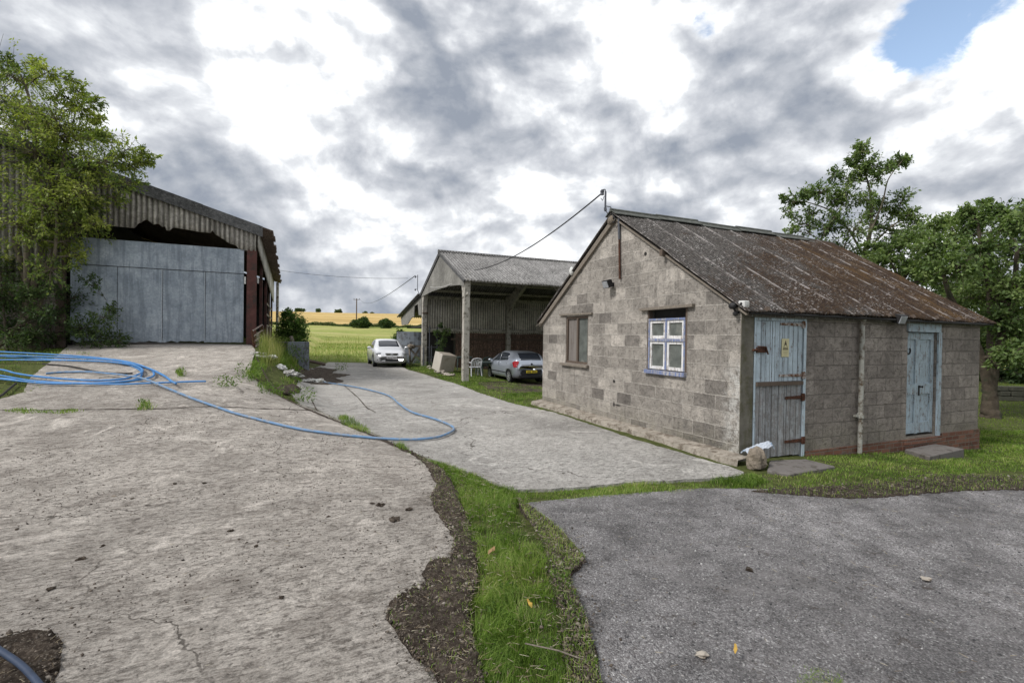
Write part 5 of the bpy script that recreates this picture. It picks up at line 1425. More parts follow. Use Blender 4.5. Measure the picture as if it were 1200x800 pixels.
dead_leaf(576, 648, .04, 'curled pale brown leaf lying on the grass strip', 'leafbrown', .9)
a = G(615, 760, .08); b = G(690, 777, .05)
strut('dry_stalk', a+Vector((0, 0, .03)), b+Vector((0, 0, .01)), .004, 'wood_l', 'long dry straw stalk across the right edge of the grass strip', 'stalk', 5)
# ================================================================== VEGETATION (numpy)
NR = np.random.default_rng(3)
def quads(name, V, n_per, faces, rnd, mat, parent=None):
    """V: (N*n_per,3)"""
    N = len(V)//n_per; me = bpy.data.meshes.new(name)
    me.vertices.add(len(V)); me.vertices.foreach_set('co', V.astype(np.float32).ravel())
    F_ = np.array([f for fs in [faces] for f in fs], dtype=object)
    idx = []; tot = []
    base = np.arange(N)*n_per
    loops_per = sum(len(f) for f in faces)
    L = np.zeros((N, loops_per), np.int32); k = 0; lens = []
    for f in faces:
        for v in f: L[:, k] = base+v; k += 1
        lens.append(len(f))
    me.loops.add(N*loops_per); me.loops.foreach_set('vertex_index', L.ravel())
    st = np.cumsum([0]+lens[:-1]); S = (np.arange(N)[:, None]*loops_per+st[None, :]).ravel().astype(np.int32)
    me.polygons.add(N*len(faces)); me.polygons.foreach_set('loop_start', S)
    me.polygons.foreach_set('loop_total', np.tile(np.array(lens, np.int32), N))
    at = me.attributes.new('rnd', 'FLOAT', 'POINT'); at.data.foreach_set('value', np.repeat(rnd, n_per).astype(np.float32))
    me.update(calc_edges=True); me.validate()
    me.materials.append(M_[mat]); o = bpy.data.objects.new(name, me); COL.objects.link(o)
    if parent is not None: o.parent = parent
    return o
def unit(a): return a/np.maximum(np.linalg.norm(a, axis=1, keepdims=True), 1e-9)
def leaves(name, Pn, size, mat, parent=None, tone=None, aspect=.42, droop=.35, outd=None):
    N = len(Pn); d = NR.normal(size=(N, 3))
    if outd is not None: d = d*.7+outd
    d[:, 2] -= droop; d = unit(d); u = unit(np.cross(d, NR.normal(size=(N, 3))+np.array([0, 0, 1.2]))); nn = np.cross(d, u)
    L = (size*NR.uniform(.6, 1.3, N))[:, None]; W = L*aspect
    v = np.stack([Pn, Pn+d*L*.45+u*W*.5+nn*W*.12, Pn+d*L-nn*W*.15, Pn+d*L*.45-u*W*.5+nn*W*.12], 1).reshape(-1, 3)
    if tone is None: tone = np.clip(NR.normal(.45, .22, N), 0, 1)
    return quads(name, v, 4, [(0, 1, 2, 3)], tone, mat, parent)
def blades(name, XY, h, w, mat, bend=.4, off=.0, parent=None, tone=None, z=None, lean=None, origin=None):
    N = len(XY)
    if z is None: z = gh(XY[:, 0], XY[:, 1])+off
    b = np.column_stack([XY, z]); a = NR.uniform(0, 2*np.pi, N) if lean is None else 6.28*nz(XY, lean, 8)*1.6+NR.normal(0, .9, N); dr = np.column_stack([np.cos(a), np.sin(a), np.zeros(N)])
    a2 = NR.uniform(0, 2*np.pi, N); sd = np.column_stack([np.cos(a2), np.sin(a2), np.zeros(N)])
    H = (h*NR.uniform(.45, 1.25, N))[:, None] if np.isscalar(h) else (h*NR.uniform(.6, 1.2, N))[:, None]
    Wd = (w*NR.uniform(.6, 1.3, N))[:, None]; up_ = np.array([0, 0, 1.]); bd = bend*NR.uniform(.1, 1.2, N)[:, None]
    m = b+up_*H*.55+dr*H*bd*.25; tp = b+up_*H*(1-.35*bd)+dr*H*bd
    v = np.stack([b-sd*Wd*.5, b+sd*Wd*.5, m+sd*Wd*.4, m-sd*Wd*.4, tp], 1).reshape(-1, 3)
    if origin is not None: v = v-np.array(origin)
    if tone is None: tone = np.clip(NR.normal(.45, .2, N)+.15*np.sin(XY[:, 0]*5+XY[:, 1]*3), 0, 1)
    return quads(name, v, 5, [(0, 1, 2, 3), (3, 2, 4)], tone, mat, parent)
def polysample(poly, n):
    poly = [(p[0], p[1]) for p in poly]; xs = [p[0] for p in poly]; ys = [p[1] for p in poly]
    P0 = np.array(poly); out = []
    got = 0
    while got < n:
        q = np.column_stack([NR.uniform(min(xs), max(xs), n*3), NR.uniform(min(ys), max(ys), n*3)])
        c = np.zeros(len(q), bool); j = len(P0)-1
        for i in range(len(P0)):
            xi, yi = P0[i]; xj, yj = P0[j]
            with np.errstate(divide='ignore', invalid='ignore'):
                c ^= ((yi > q[:, 1]) != (yj > q[:, 1])) & (q[:, 0] < (xj-xi)*(q[:, 1]-yi)/(yj-yi+1e-12)+xi)
            j = i
        out.append(q[c]); got += c.sum()
        if len(out) > 60: break
    return np.vstack(out)[:n]
def nz(XY, s=1.0, seed=0):   # cheap smooth noise 0..1
    x, y = XY[:, 0]*s+seed*3.1, XY[:, 1]*s+seed*1.7
    return .5+.25*(np.sin(x*1.7+1.3*np.sin(y*1.1))+np.sin(y*2.3+1.7*np.sin(x*.9+2)))

V_ = []   # verge grass: central strip + road/tarmac joint + shed verge
def addgrass(px, dens_n, hmul, thin=.3, seed=0, off=.0):
    q = polysample(GL(px), dens_n); keep = .55*nz(q, 2.2, seed)+.45*nz(q, 9, seed+3)+NR.uniform(-.25, .25, len(q)) > thin+.12
    q = q[keep]; j_ = NR.random(len(q)) < .3; q[j_] += NR.normal(0, min(.05, .02+.002*q[:, 1].mean()), (j_.sum(), 2))
    V_.append((q, hmul, off))
strip = [(497,539),(520,548),(560,560),(600,576),(618,590),(600,598),(622,622),(640,650),(640,680),(655,705),(665,740),(672,800),(690,850),(560,850),(540,800),(552,770),(545,735),(552,700),(540,680),(548,650),(545,620),(540,595),(530,570),(508,553),(494,545)]
addgrass(strip, 30000, .085, .26, 1)
addgrass([(560,700),(600,690),(640,700),(655,740),(668,800),(680,840),(560,840),(548,800),(556,760)], 7000, .12, .35, 2)
addgrass([(490,539),(530,548),(560,560),(590,574),(590,584),(560,572),(530,562),(500,550)], 3500, .07, .2, 3)
addgrass([(590,576),(650,577),(740,568),(820,564),(868,561),(880,556),(900,566),(870,574),(820,577),(760,580),(700,585),(650,590),(612,592),(596,588)], 9000, .065, .25, 4)
addgrass([(870,560),(905,553),(946,536),(1008,532),(1058,522),(1100,530),(1147,522),(1150,505),(1200,505),(1320,515),(1320,548),(1200,552),(1120,556),(1060,562),(1000,571),(930,574),(875,572)], 38000, .045, .26, 5)
addgrass([(900,574),(940,576),(985,582),(1012,588),(1000,592),(960,586),(900,580)], 1500, .035, .45, 6)
addgrass([(395,492),(405,491),(435,507),(434,513),(418,508),(400,500)], 900, .10, .2, 7, .04)
addgrass([(460,523),(478,529),(482,535),(470,532)], 350, .08, .2, 8, .04)
addgrass([(940,790),(985,790),(1000,830),(930,830)], 900, .06, .3, 9)
addgrass([(288,440),(296,425),(300,415),(310,418),(312,432),(302,446),(292,452)], 2000, .14, .25, 10)
addgrass([(310,420),(340,415),(356,430),(352,452),(340,455),(330,445),(345,438),(318,436)], 3000, .14, .4, 11)
addgrass([(316,418),(318,411),(345,411),(352,424),(330,428)], 2000, .32, .3, 21)
addgrass([(335,470),(300,456),(306,450),(330,463)], 350, .14, .2, 12, .04)
# yard-left weeds patch
addgrass([(-60,408),(70,410),(110,416),(130,424),(60,426),(20,430),(40,445),(55,455),(25,466),(-60,472)], 5000, .07, .35, 13, .02)
addgrass([(0,485),(30,482),(60,486),(30,489)], 250, .04, .3, 14, .05)
addgrass([(40,487),(75,482),(100,485),(70,489)], 300, .04, .3, 15, .05)
addgrass([(160,485),(166,476),(176,476),(178,484)], 160, .11, .0, 16, .05)
addgrass([(205,440),(210,436),(216,440),(213,446)], 120, .12, .0, 17, .05)
addgrass([(640,455),(600,447),(560,440),(500,430),(470,428),(480,433),(500,438),(530,449),(560,460),(600,474),(634,483),(640,478)], 16000, .085, .22, 18)
addgrass([(640,462),(610,470),(590,466),(600,458)], 2600, .07, .2, 19)
parts_ = []
X = np.vstack([q for q, h, o in V_]); H = np.concatenate([np.full(len(q), h)*(.45+1.0*nz(q, 2.6, 4)) for q, h, o in V_]); O = np.concatenate([np.full(len(q), o) for q, h, o in V_])
dist = np.hypot(X[:, 0], X[:, 1]); 
o = blades('verge_grass', X, H, np.clip(.0018+.00055*dist, .003, .02), 'grass', .95, lean=4.5, z=gh(X[:, 0], X[:, 1])+O, tone=np.clip(NR.normal(.40, .17, len(X))+.45*(nz(X, 1.9, 9)-.5)+(NR.random(len(X)) < .05)*.5, 0, 1)); tag(o, 'bright green grass growing along the joints and verges of the yard', 'grass', kind='stuff')
# lawn right
q = polysample([(9.0, 9.2), (8.9, 8.2), (14, 8.0), (26, 12), (30, 26), (10, 22), (7, 13.5)], 38000)
o = blades('lawn_grass', q, .05, .012, 'lawn', .6, tone=np.clip(NR.normal(.42, .16, len(q))+.5*(nz(q*np.array([[.6, 2.2]]), 1.1, 2)-.5), 0, 1)); tag(o, 'mown lawn grass under the apple tree', 'grass', kind='stuff')
# meadow beyond the road
q = polysample([(-16, 30.2), (-4.4, 29.6), (1.5, 33), (9, 60), (-32, 60), (-22, 34)], 26000)
t = np.clip(NR.normal(.40, .2, len(q))+.4*(nz(q, .35, 3)-.5), 0, 1)
o = blades('meadow_grass', q, .20, .022, 'grass', .5, tone=.15+t*.95); tag(o, 'rough green meadow grass behind the silver saloon car', 'grass', kind='stuff')
q = polysample([(-14, 33), (-3, 33), (6, 80), (-50, 80)], 9000)
o = blades('meadow_seed_heads', q, .42, .02, 'drygrass', .3, tone=NR.uniform(.2, 1, len(q))); tag(o, 'tall pale seed heads standing in the meadow', 'grass', kind='stuff')
# dry stalks by the gate
q = polysample(GL([(303,412),(318,408),(332,416),(328,430),(306,432)]), 900)
o = blades('dry_weeds', q, .7, .012, 'drygrass', .5); tag(o, 'tangle of dry weeds beside the leaning gate', 'weeds', kind='stuff')

# individual weeds
def weed(px, h, n, label, spread=.12, mat='weed', off=.04):
    c = G(*px); m = n; a = NR.uniform(0, 2*np.pi, m); r = np.sqrt(NR.uniform(0, 1, m))*spread
    Pn = np.column_stack([np.cos(a)*r, np.sin(a)*r, NR.uniform(.02, 1, m)**1.3*h]); 
    o = thing('weed', c+Vector((0, 0, off)), label, 'weed'); leaves('foliage', Pn, .05+.12*h*.4, mat, o, aspect=.35, droop=-.5); return o
weed((267, 455), .22, 170, 'low green weed in the joint at the left of the broken concrete', .28)
weed((318, 463), .26, 220, 'bushy green weed at the head of the cracked concrete apron', .26)
weed((354, 472), .30, 260, 'green weed clump growing from the slab corner beside the blue pipe', .30)
weed((168, 481), .16, 60, 'small weed tuft on the straight slab joint', .09)
weed((212, 443), .16, 50, 'small weed tuft right of the blue pipe coil', .07)
weed((399, 435), .35, 200, 'weed tuft at the far edge of the concrete road before the saloon', .35)
weed((325, 416), .6, 420, 'dull green weeds in front of the rendered trough', .7)
weed((593, 700), .07, 60, 'small broad-leaved weed in the middle of the grass strip', .09, off=.02)
weed((572, 722), .06, 50, 'flat rosette weed at the left side of the grass strip', .08, off=.02)
weed((655, 683), .06, 50, 'small green seedling clump on the earth beside the tarmac', .07, off=.02)
weed((293, 446), .35, 220, 'tall weeds against the yard edge below the gate', .3)
weed((346, 425), .75, 420, 'tall light green weeds under the leaning post', .5)
weed((484, 428), .45, 480, 'low leafy weeds between the saloon and the far column', .9, 'leaf_hedge')
weed((497, 430), .25, 240, 'low leafy weeds at the foot of the far column', .7, 'leaf_hedge')

# ---- crumbs of earth, chippings and straw
OCT = [(0, 2, 4), (2, 1, 4), (1, 3, 4), (3, 0, 4), (2, 0, 5), (1, 2, 5), (3, 1, 5), (0, 3, 5)]
def crumbs(name, XY, size, mat, off, tone, label, cat, flat=.6):
    N = len(XY); z = gh(XY[:, 0], XY[:, 1])+off; c = np.column_stack([XY, z])
    s_ = size*(.35+NR.exponential(.5, N)); s_ = np.minimum(s_, size*3)[:, None]
    a = NR.uniform(0, 6.28, N); X_ = np.column_stack([np.cos(a), np.sin(a), NR.normal(0, .3, N)]); Y_ = np.column_stack([-np.sin(a), np.cos(a), NR.normal(0, .3, N)]); Z_ = np.array([[0, 0, flat]])
    q = [c+X_*s_*NR.uniform(.6, 1.3, (N, 1)), c-X_*s_*NR.uniform(.6, 1.3, (N, 1)), c+Y_*s_*NR.uniform(.4, 1, (N, 1)), c-Y_*s_*NR.uniform(.4, 1, (N, 1)), c+Z_*s_, c-Z_*s_]
    o = quads(name, np.stack(q, 1).reshape(-1, 3), 6, OCT, tone, mat); return tag(o, label, cat, kind='stuff')
SOILPX = [([(482,533),(520,556),(545,610),(560,690),(548,730),(566,800),(570,840),(520,830),(486,782),(465,752),(452,732),(457,714),(484,698),(500,692),(503,665),(526,661),(532,638),(504,590),(512,573),(502,552)], 9000),
          ([(606,588),(650,621),(686,662),(667,682),(688,737),(702,800),(710,840),(668,840),(655,720),(640,650),(610,600)], 5000), ([(-60,770),(30,750),(74,764),(62,840),(-60,850)], 1200),
          ([(880,578),(1000,571),(1100,560),(1230,562),(1230,578),(1000,590),(900,584)], 2500)]
XY = np.vstack([polysample(GL(p_), n_) for p_, n_ in SOILPX])
crumbs('earth_crumbs', XY, .008, 'crumb', .062, np.clip(NR.normal(.35, .25, len(XY)), 0, 1), 'loose crumbs of dark earth along the grass strip', 'earth')
nearslab = polysample(GL([(-40,820),(-40,560),(150,490),(420,500),(500,560),(535,640),(450,720),(500,820)]), 9000)
k_ = (nz(nearslab, 1.3, 6)+.35*nz(nearslab, 5, 2)+NR.uniform(-.3, .3, len(nearslab))) > .72
crumbs('yard_grit', nearslab[k_], .0055, 'crumb', .048, np.clip(NR.normal(.4, .3, k_.sum()), 0, 1), 'grit and dry dirt crumbs scattered on the concrete yard', 'grit')
tq = polysample(GL([(640,600),(880,585),(1230,585),(1230,840),(720,840),(690,700)]), 15000)
crumbs('tarmac_chippings', tq, .0045, 'tarchip', .025, np.clip(NR.normal(.45, .25, len(tq)), 0, 1), 'loose stone chippings on the old tarmac', 'chippings')
# straw bits
def bits(name, XY, L_, w_, off, mat, label):
    N = len(XY); z = gh(XY[:, 0], XY[:, 1])+off; c = np.column_stack([XY, z]); a = NR.uniform(0, 6.28, N)
    d = np.column_stack([np.cos(a), np.sin(a), NR.normal(0, .12, N)])*(L_*NR.uniform(.3, 1.3, N))[:, None]; s_ = np.column_stack([-np.sin(a), np.cos(a), np.zeros(N)])*w_; u_ = np.array([[0, 0, w_]])
    q = [c-d-s_, c-d+s_, c-d+u_*1.5, c+d-s_, c+d+s_, c+d+u_*1.5]
    o = quads(name, np.stack(q, 1).reshape(-1, 3), 6, [(0, 1, 4, 3), (1, 2, 5, 4), (2, 0, 3, 5), (0, 2, 1), (3, 4, 5)], NR.uniform(0, 1, N), mat); return tag(o, label, 'straw', kind='stuff')
XJ = XY[NR.integers(0, len(XY), 6000)]+NR.normal(0, .09, (6000, 2))
crumbs('edge_crumbs', XJ, .0055, 'crumb', .055, np.clip(NR.normal(.35, .25, len(XJ)), 0, 1), 'thin scatter of earth crumbs spilling onto the concrete and tarmac edges', 'earth')
bits('straw_bits', np.vstack([XY[NR.integers(0, len(XY), 1500)], polysample(GL(strip), 700), nearslab[:160], tq[:200]]), .022, .0012, .068, 'straw', 'dry straw and twig bits lying on the earth and grass strip')
# thin grass creeping over the earth
q = np.vstack([polysample(GL(SOILPX[0][0]), 1300), polysample(GL(SOILPX[1][0]), 3200), polysample(GL(SOILPX[3][0]), 2200)])
o = blades('creeping_grass', q, .045, .004, 'grass', .7, off=.05); tag(o, 'sparse short grass creeping over the dark earth', 'grass', kind='stuff')

# ---- trees
def tube_pts(mb, a, b, ra, rb, bow=.12, n=6, sides=6):
    a, b = Vector(a), Vector(b); L = (b-a).length; k = Vector((random.uniform(-1, 1), random.uniform(-1, 1), random.uniform(-.3, .8)))*L*bow
    pts = []
    for i in range(n+1):
        t = i/n; p = a.lerp(b, t)+k*(4*t*(1-t))*.5+Vector((random.uniform(-1, 1), random.uniform(-1, 1), random.uniform(-1, 1)))*L*.012
        pts.append(p)
    pts[0] = a; mb.tube(pts, [ra+(rb-ra)*i/n for i in range(n+1)], sides, cap=False); return pts
def tree(name, base, stems, blobs, leafm, barkm, lsize, label, cat='tree', group=None, ntw=26, lpt=26, aspect=.42, droop=.35, tonebias=0, seed=0, trunk_r=.14, twig_r=.006, spread=.06, tone_noise=.35, limb_r=.04, size_out=1.15):
    """stems: list of [points], radii ; blobs: (center, radius, twigs multiplier)"""
    global NR
    NR = np.random.default_rng(seed+100); random.seed(seed)
    root = thing(name, base, label, cat, 0, group); b0 = Vector(base); mb = MB(); nodes = []
    for pts, r0_, r1_ in stems:
        pts = [Vector(p)-b0 for p in pts]; dn = []
        for i in range(len(pts)-1):
            for j in range(5): dn.append(pts[i].lerp(pts[i+1], j/5))
        dn.append(pts[-1]); k = len(dn)
        for _ in range(2):
            dn = [dn[0]]+[(dn[i-1]+dn[i]*2+dn[i+1])/4 for i in range(1, k-1)]+[dn[-1]]
        rr_ = [r0_+(r1_-r0_)*(i/(k-1))**.8 for i in range(k)]
        mb.tube([p+Vector((random.uniform(-1, 1), random.uniform(-1, 1), 0))*rr_[i]*.10 for i, p in enumerate(dn)], rr_, 10, cap=False)
        nodes += [(p, rr_[i]) for i, p in enumerate(dn) if i > k*.25]
    LP = []; LO = []; LT = []
    for bi, (c, rad, mul) in enumerate(blobs):
        c = Vector(c)-b0
        best = min(nodes, key=lambda nd: (nd[0]-c).length+max(0, nd[0].z-c.z+.1*rad)*2.5)
        ra = min(best[1]*.7, limb_r+.02*rad); lp = tube_pts(mb, best[0], c, ra, ra*.35, .10, 7, 6)
        nodes += [(p, ra*.6) for p in lp[3:]]
        tone_b = random.uniform(-1, 1)*tone_noise*.5
        for k in range(int(ntw*mul)):
            s = random.choice(lp[2:]) if random.random() < .6 else c
            d = Vector((random.gauss(0, 1), random.gauss(0, 1), random.gauss(.15, .8))).normalized()
            e = c+d*rad*random.uniform(.5, size_out)
            if (e-s).length < .02: continue
            tp = tube_pts(mb, s, e, twig_r*1.6, twig_r*.5, .16, 4, 3)
            m = max(3, int(lpt*random.uniform(.5, 1.4)))
            T = NR.uniform(.25, 1.02, m)**.8*4; i0 = np.clip(T.astype(int), 0, 3); fr = (T-i0)[:, None]
            A = np.array([tuple(p) for p in tp]); q = A[i0]*(1-fr)+A[i0+1]*fr
            q = q+NR.normal(size=(m, 3))*spread*rad**.6
            LP.append(q); LO.append(np.repeat(np.array([[d.x, d.y, d.z]]), m, 0)*.6)
            LT.append(np.full(m, tone_b+random.uniform(-.12, .12)))
    mb.build('trunk', barkm, root, smooth=True, uv=False)
    Pn = np.vstack(LP); O = np.vstack(LO); T = np.concatenate(LT)
    tone = np.clip(NR.normal(.42+tonebias, .17, len(Pn))+T, 0, 1)
    leaves('crown', Pn, lsize, leafm, root, tone, aspect, droop, O)
    print(name, 'leaves', len(Pn)); return root
def PB(lst, Y, dy=0, ripple=0.6):
    out = []
    for i, it in enumerate(lst):
        px, py, r = it[:3]; mul = it[3] if len(it) > 3 else 1
        y = Y+dy*math.sin(i*2.4)*ripple+(it[4] if len(it) > 4 else 0); out.append((P(px, py, y), r*y/F, mul))
    return out
# big elder-like tree at the left, in front of the barn
ty = 12.6; tb = G(36, 409); ty = tb.y
st = []
def S(pts, r0_, r1_, Y): st.append(([P(a, b, Y+(c if len(t) > 2 else 0)) for t in pts for a, b, c in [(t+(0,))[:3]]], r0_, r1_))
S([(36,412),(36,380),(34,355)], .36, .20, ty)
S([(34,360),(28,320),(20,290),(10,262),(4,220)], .10, .05, ty)
S([(35,360),(42,320),(52,280),(62,240),(72,200),(80,160)], .085, .03, ty)
S([(34,372),(44,340),(54,312),(66,290),(66,250),(60,200),(52,150)], .08, .035, ty+.2)
S([(33,365),(30,300),(40,240),(46,190),(40,140),(30,100)], .08, .03, ty-.2)
S([(40,372),(52,345),(64,300),(67,262),(64,230)], .055, .03, ty-.3)
S([(30,372),(10,395),(-4,408)], .08, .04, ty-.4)
bl = PB([(8,72,11,.5),(40,74,8,.3),(56,84,12,.5),(86,92,9,.3),(92,108,12,.5),(112,120,9,.35),(116,140,9,.4),(124,160,9,.4),(182,188,6,.2),(166,178,7,.25),(12,88,20,.6),(42,98,20,.6),(74,112,18,.6),(96,128,14,.5),(20,128,34,1.2),(62,140,32,1.2),(110,160,22),(-10,110,50,1.2),(40,178,40,1.3),(88,182,34,1.2),(128,190,24),(158,196,16,.6),(172,190,10,.35),(-20,180,60,1.3),(12,222,40,1.2),(60,222,40,1.3),(100,222,26,.9),(132,232,14,.4),(20,262,34,1),(64,258,34,1),(96,262,24,.8),(-30,250,60,1.2),(0,310,34,.8),(150,214,14,.6),(112,262,10,.35),(28,200,34,1.1),(50,240,34,1.1),(84,236,30,1.1),(100,200,28,1.1),(70,160,30,1),(118,208,16,.6),(40,280,26,.8),(84,282,18,.6),(106,240,16,.6),(146,176,14,.5),(10,290,30,.8),(30,150,30,1),(-10,300,40,1),(20,320,26,.9),(60,316,24,.8),(0,240,40,1.2),(90,300,14,.5),(-40,330,50,1),(10,210,42,1.1,1.3),(46,215,34,1.0,1.3),(-10,280,50,1.5,1.2),(40,282,34,1.4,1.2),(18,330,34,1.2,1.0),(66,160,34,1.2,1.0),(20,150,40,1.3,1.1)], ty, .9)
tree('elder_tree', tb, st, bl, 'leaf_elder', 'bark_l', .115, 'tall many-stemmed yellow-green tree hiding the left end of the barn', ntw=38, lpt=22, aspect=.36, seed=1, twig_r=.007, spread=.06, size_out=1.45, tonebias=.08, tone_noise=.55)
# dark shrubs and ivy at its foot
def shrub(base_px, blobs, Y, leafm, lsize, label, seed, ntw=30, lpt=24, dy=.5, name='shrub', cat='shrub', group=None, **kw):
    b = G(*base_px); y = b.y if Y is None else Y
    c = P(base_px[0], base_px[1]-10, y); st = [([b, b+Vector((0, 0, .25*(blobs[0][2]*y/F))), P(blobs[0][0], blobs[0][1], y)], .05, .02)]
    return tree(name, b, st, PB(blobs, y, dy), leafm, 'bark', lsize, label, cat, group, ntw=ntw, lpt=lpt, seed=seed, limb_r=.02, twig_r=.005, **kw)
shrub((60, 408), [(60,372,24,1.2),(84,350,22,1),(96,385,22,1.2),(70,398,22,1),(112,396,20,1),(122,372,16,.7),(134,362,10,.4),(104,330,14,.5),(50,340,16,.6),(140,398,14,.7)], None, 'leaf_dark', .085, 'dark leafy shrub spreading over the lower left of the barn door', 2)
shrub((8, 412), [(0,320,30,1.3,.5),(34,318,24,1.1,.6),(60,340,18,.8,.5),(10,352,24,1.1),(34,346,20,.9),(50,372,20,1),(8,385,24,1.2),(20,400,18,1),(-20,380,40,1.2),(40,395,18,.9),(-10,340,34,1)], None, 'leaf_dark', .08, 'dense dark undergrowth at the base of the many-stemmed tree', 3, ntw=34)
# round bush
shrub((342, 420), [(340,392,17,1.6),(335,378,12,1.2),(346,376,12,1.2),(352,390,11,1.2),(345,404,12,1),(330,390,10,1),(352,402,9,1),(337,368,7,.8)], 23.5, 'leaf_hedge', .11, 'round bright green bush beyond the barn side', 4, ntw=44, lpt=26, dy=.4, tonebias=.1)
# ivy column in shed
shrub((518, 430), [(517,402,7,1.2),(521,393,6,1),(515,412,6,1),(512,390,5,.8),(524,388,6,.8),(517,381,3,.5)], 24.6, 'leaf_dark', .09, 'dark climbing ivy inside the left bay of the open shed', 5, ntw=22, lpt=18, dy=.2, name='ivy')
# bush by the tank
shrub((468, 424), [(464,398,7,1.2),(470,390,6,1),(460,406,6,1),(468,410,7,1),(472,402,6,1)], 33, 'leaf_hedge', .13, 'green bush between the saloon car roof and the lean-to', 6, ntw=30, lpt=20, dy=.5)
# hedge line + bushes in the field
hw = []
def farbush(px, py, rpx, Y, seed, label, name='field_bush', wide=1.6, mat='leaf_dark', ls=None, cat='bush', group=None, n=2600):
    c = P(px, py, Y); r = rpx*Y/F; g_ = ghs(c.x, c.y); rng = np.random.default_rng(seed)
    root = thing(name, Vector((c.x, c.y, g_)), label, cat, 0, group)
    H = 2*r; u = rng.normal(size=(n, 3)); u = u/np.linalg.norm(u, axis=1, keepdims=True)*(rng.uniform(.4, 1, n)**.4)[:, None]
    lump = 1+.22*np.sin(u[:, 0]*5+seed)+.15*np.sin(u[:, 2]*7+u[:, 0]*3)
    Pn = u*lump[:, None]*np.array([r*wide, r*1.2, r])+np.array([0, 0, max(r*.8, c.z-g_)])
    global NR; NR = rng
    leaves('crown', Pn, ls or r*.16, mat, root, None, .6, 0)
    MB().tube([(0, 0, -.3), (0, 0, r*.9)], [r*.12, r*.06], 7).build('trunk', 'bark', root)
    return root
farbush(424, 379, 5.5, 140, 1, 'dark wide bush left of the pair standing in the far meadow', wide=2.1, n=5000, ls=.62)
farbush(452, 379.5, 4.5, 142, 2, 'dark rounded bush right of the pair standing in the far meadow', wide=2.0, n=4500, ls=.62)
for k_, (px, py, r, wd_, lb) in enumerate(((351, 363.2, 1.8, 3.2, 'long low tree clump on the left of the hilltop skyline'), (373, 363.8, 2.0, 1.1, 'small tree second from left on the hilltop skyline'), (397, 364.8, 2.0, 2.0, 'dark rounded tree midway along the hilltop skyline'), (428, 367, 1.7, 1.4, 'small dark tree on the skyline right of the distant pole'), (436, 368, 1.3, 1.8, 'smallest dark tree at the right end of the hilltop skyline'))):
    farbush(px, py, r, 440, 10+k_, lb, 'hilltop_tree', wd_, cat='tree', n=900, ls=1.1, group='trees on the hilltop')
n = 26000; hx = NR.uniform(-120, 20, n); rng = np.random.default_rng(5)
hy = 151+rng.normal(0, .5, n); hz = rng.uniform(0, 1, n)**.8*(.75+.2*np.sin(hx*.4)+.2*np.sin(hx*1.3)); 
NR = rng
o = leaves('field_hedge', np.column_stack([hx, hy, gh(hx, hy)+hz]), .3, 'leaf_dark', None, None, .6, 0); tag(o, 'low clipped hedge along the foot of the wheat field', 'hedge')

# right-hand trees behind the building
tb = G(1161, 489); ty = tb.y; print('apple', tb)
st = []
S([(1161,499),(1161,492),(1161,487),(1160,478),(1160,462)], .30, .17, ty)
S([(1160,480),(1159,462),(1158,450)], .175, .14, ty)
S([(1160,470),(1156,440),(1146,405),(1128,375),(1112,345),(1104,315)], .14, .05, ty)
S([(1161,472),(1164,440),(1170,408),(1178,370),(1190,330),(1192,290)], .14, .05, ty)
S([(1159,450),(1160,420),(1160,390),(1160,340),(1150,295),(1146,262)], .10, .04, ty)
S([(1182,352),(1210,320),(1240,290)], .10, .04, ty-.3)
bl = PB([(1146,256,18,.9),(1172,252,18,.9),(1192,262,18,.9),(1120,276,20,1),(1096,290,20,1),(1150,290,26,1.1),(1186,296,26,1.1),(1120,312,26,1.1),(1088,316,18,.8),(1160,330,28,1.1),(1196,336,26,1),(1130,350,24,1),(1176,372,26,1),(1200,392,24,1),(1158,392,20,.9),(1188,416,20,.9),(1164,422,14,.6),(1230,270,40,1.2),(1250,340,50,1.2),(1240,410,40,1),(1208,250,16,.6),(1131,250,8,.5),(1153,238,6,.3)], ty+.2, 1.6)
tree('apple_tree', tb, st, bl, 'leaf_apple', 'bark', .115, 'broad leafy apple tree with a forked trunk on the lawn right of the outbuilding', ntw=50, lpt=22, aspect=.5, seed=11, limb_r=.05, twig_r=.008, spread=.08, size_out=1.25)
# airy tall tree over the roof ridge
Y = 21.0; b = P(1012, 330, Y); b = Vector((b.x, b.y, ghs(b.x, b.y))); st = []
S([(1012,430),(1012,330),(1014,290)], .16, .09, Y); st[-1][0][0] = b
S([(1014,300),(1022,262),(1020,225),(1012,195),(1010,172)], .09, .012, Y)
S([(1012,300),(996,270),(974,246),(944,236),(926,236)], .05, .012, Y+.4)
S([(1016,280),(1034,240),(1040,210),(1056,190)], .045, .012, Y-.3)
S([(1014,310),(980,290),(950,275)], .06, .02, Y-.2)
S([(1018,290),(1048,262),(1070,252)], .05, .02, Y)
bl = PB([(1009,172,8,.6),(1000,190,11,.8),(1022,192,10,.7),(1060,188,6,.4),(1040,196,8,.5),(946,226,10,.7),(918,232,6,.4),(990,226,14,.8),(1052,250,12,.8),(1072,262,10,.7),(978,256,14,.8),(1024,252,15,.8),(1009,178,9,.5),(1012,198,15,.8),(996,212,16,.8),(1030,206,15,.8),(1050,190,10,.45),(978,205,11,.5),(962,226,17,.9),(934,236,15,.7),(924,248,8,.4),(944,262,16,.8),(984,238,18,.9),(1014,234,17,.8),(1036,238,16,.8),(1058,232,13,.6),(1066,252,12,.6),(972,270,16,.8),(1002,268,18,.9),(1034,268,17,.9),(1052,276,14,.8),(958,290,12,.6),(990,296,16,.9),(1022,300,20,1.1),(950,250,12,.5),(1062,190,6,.25),(928,268,8,.3)], Y, .8)
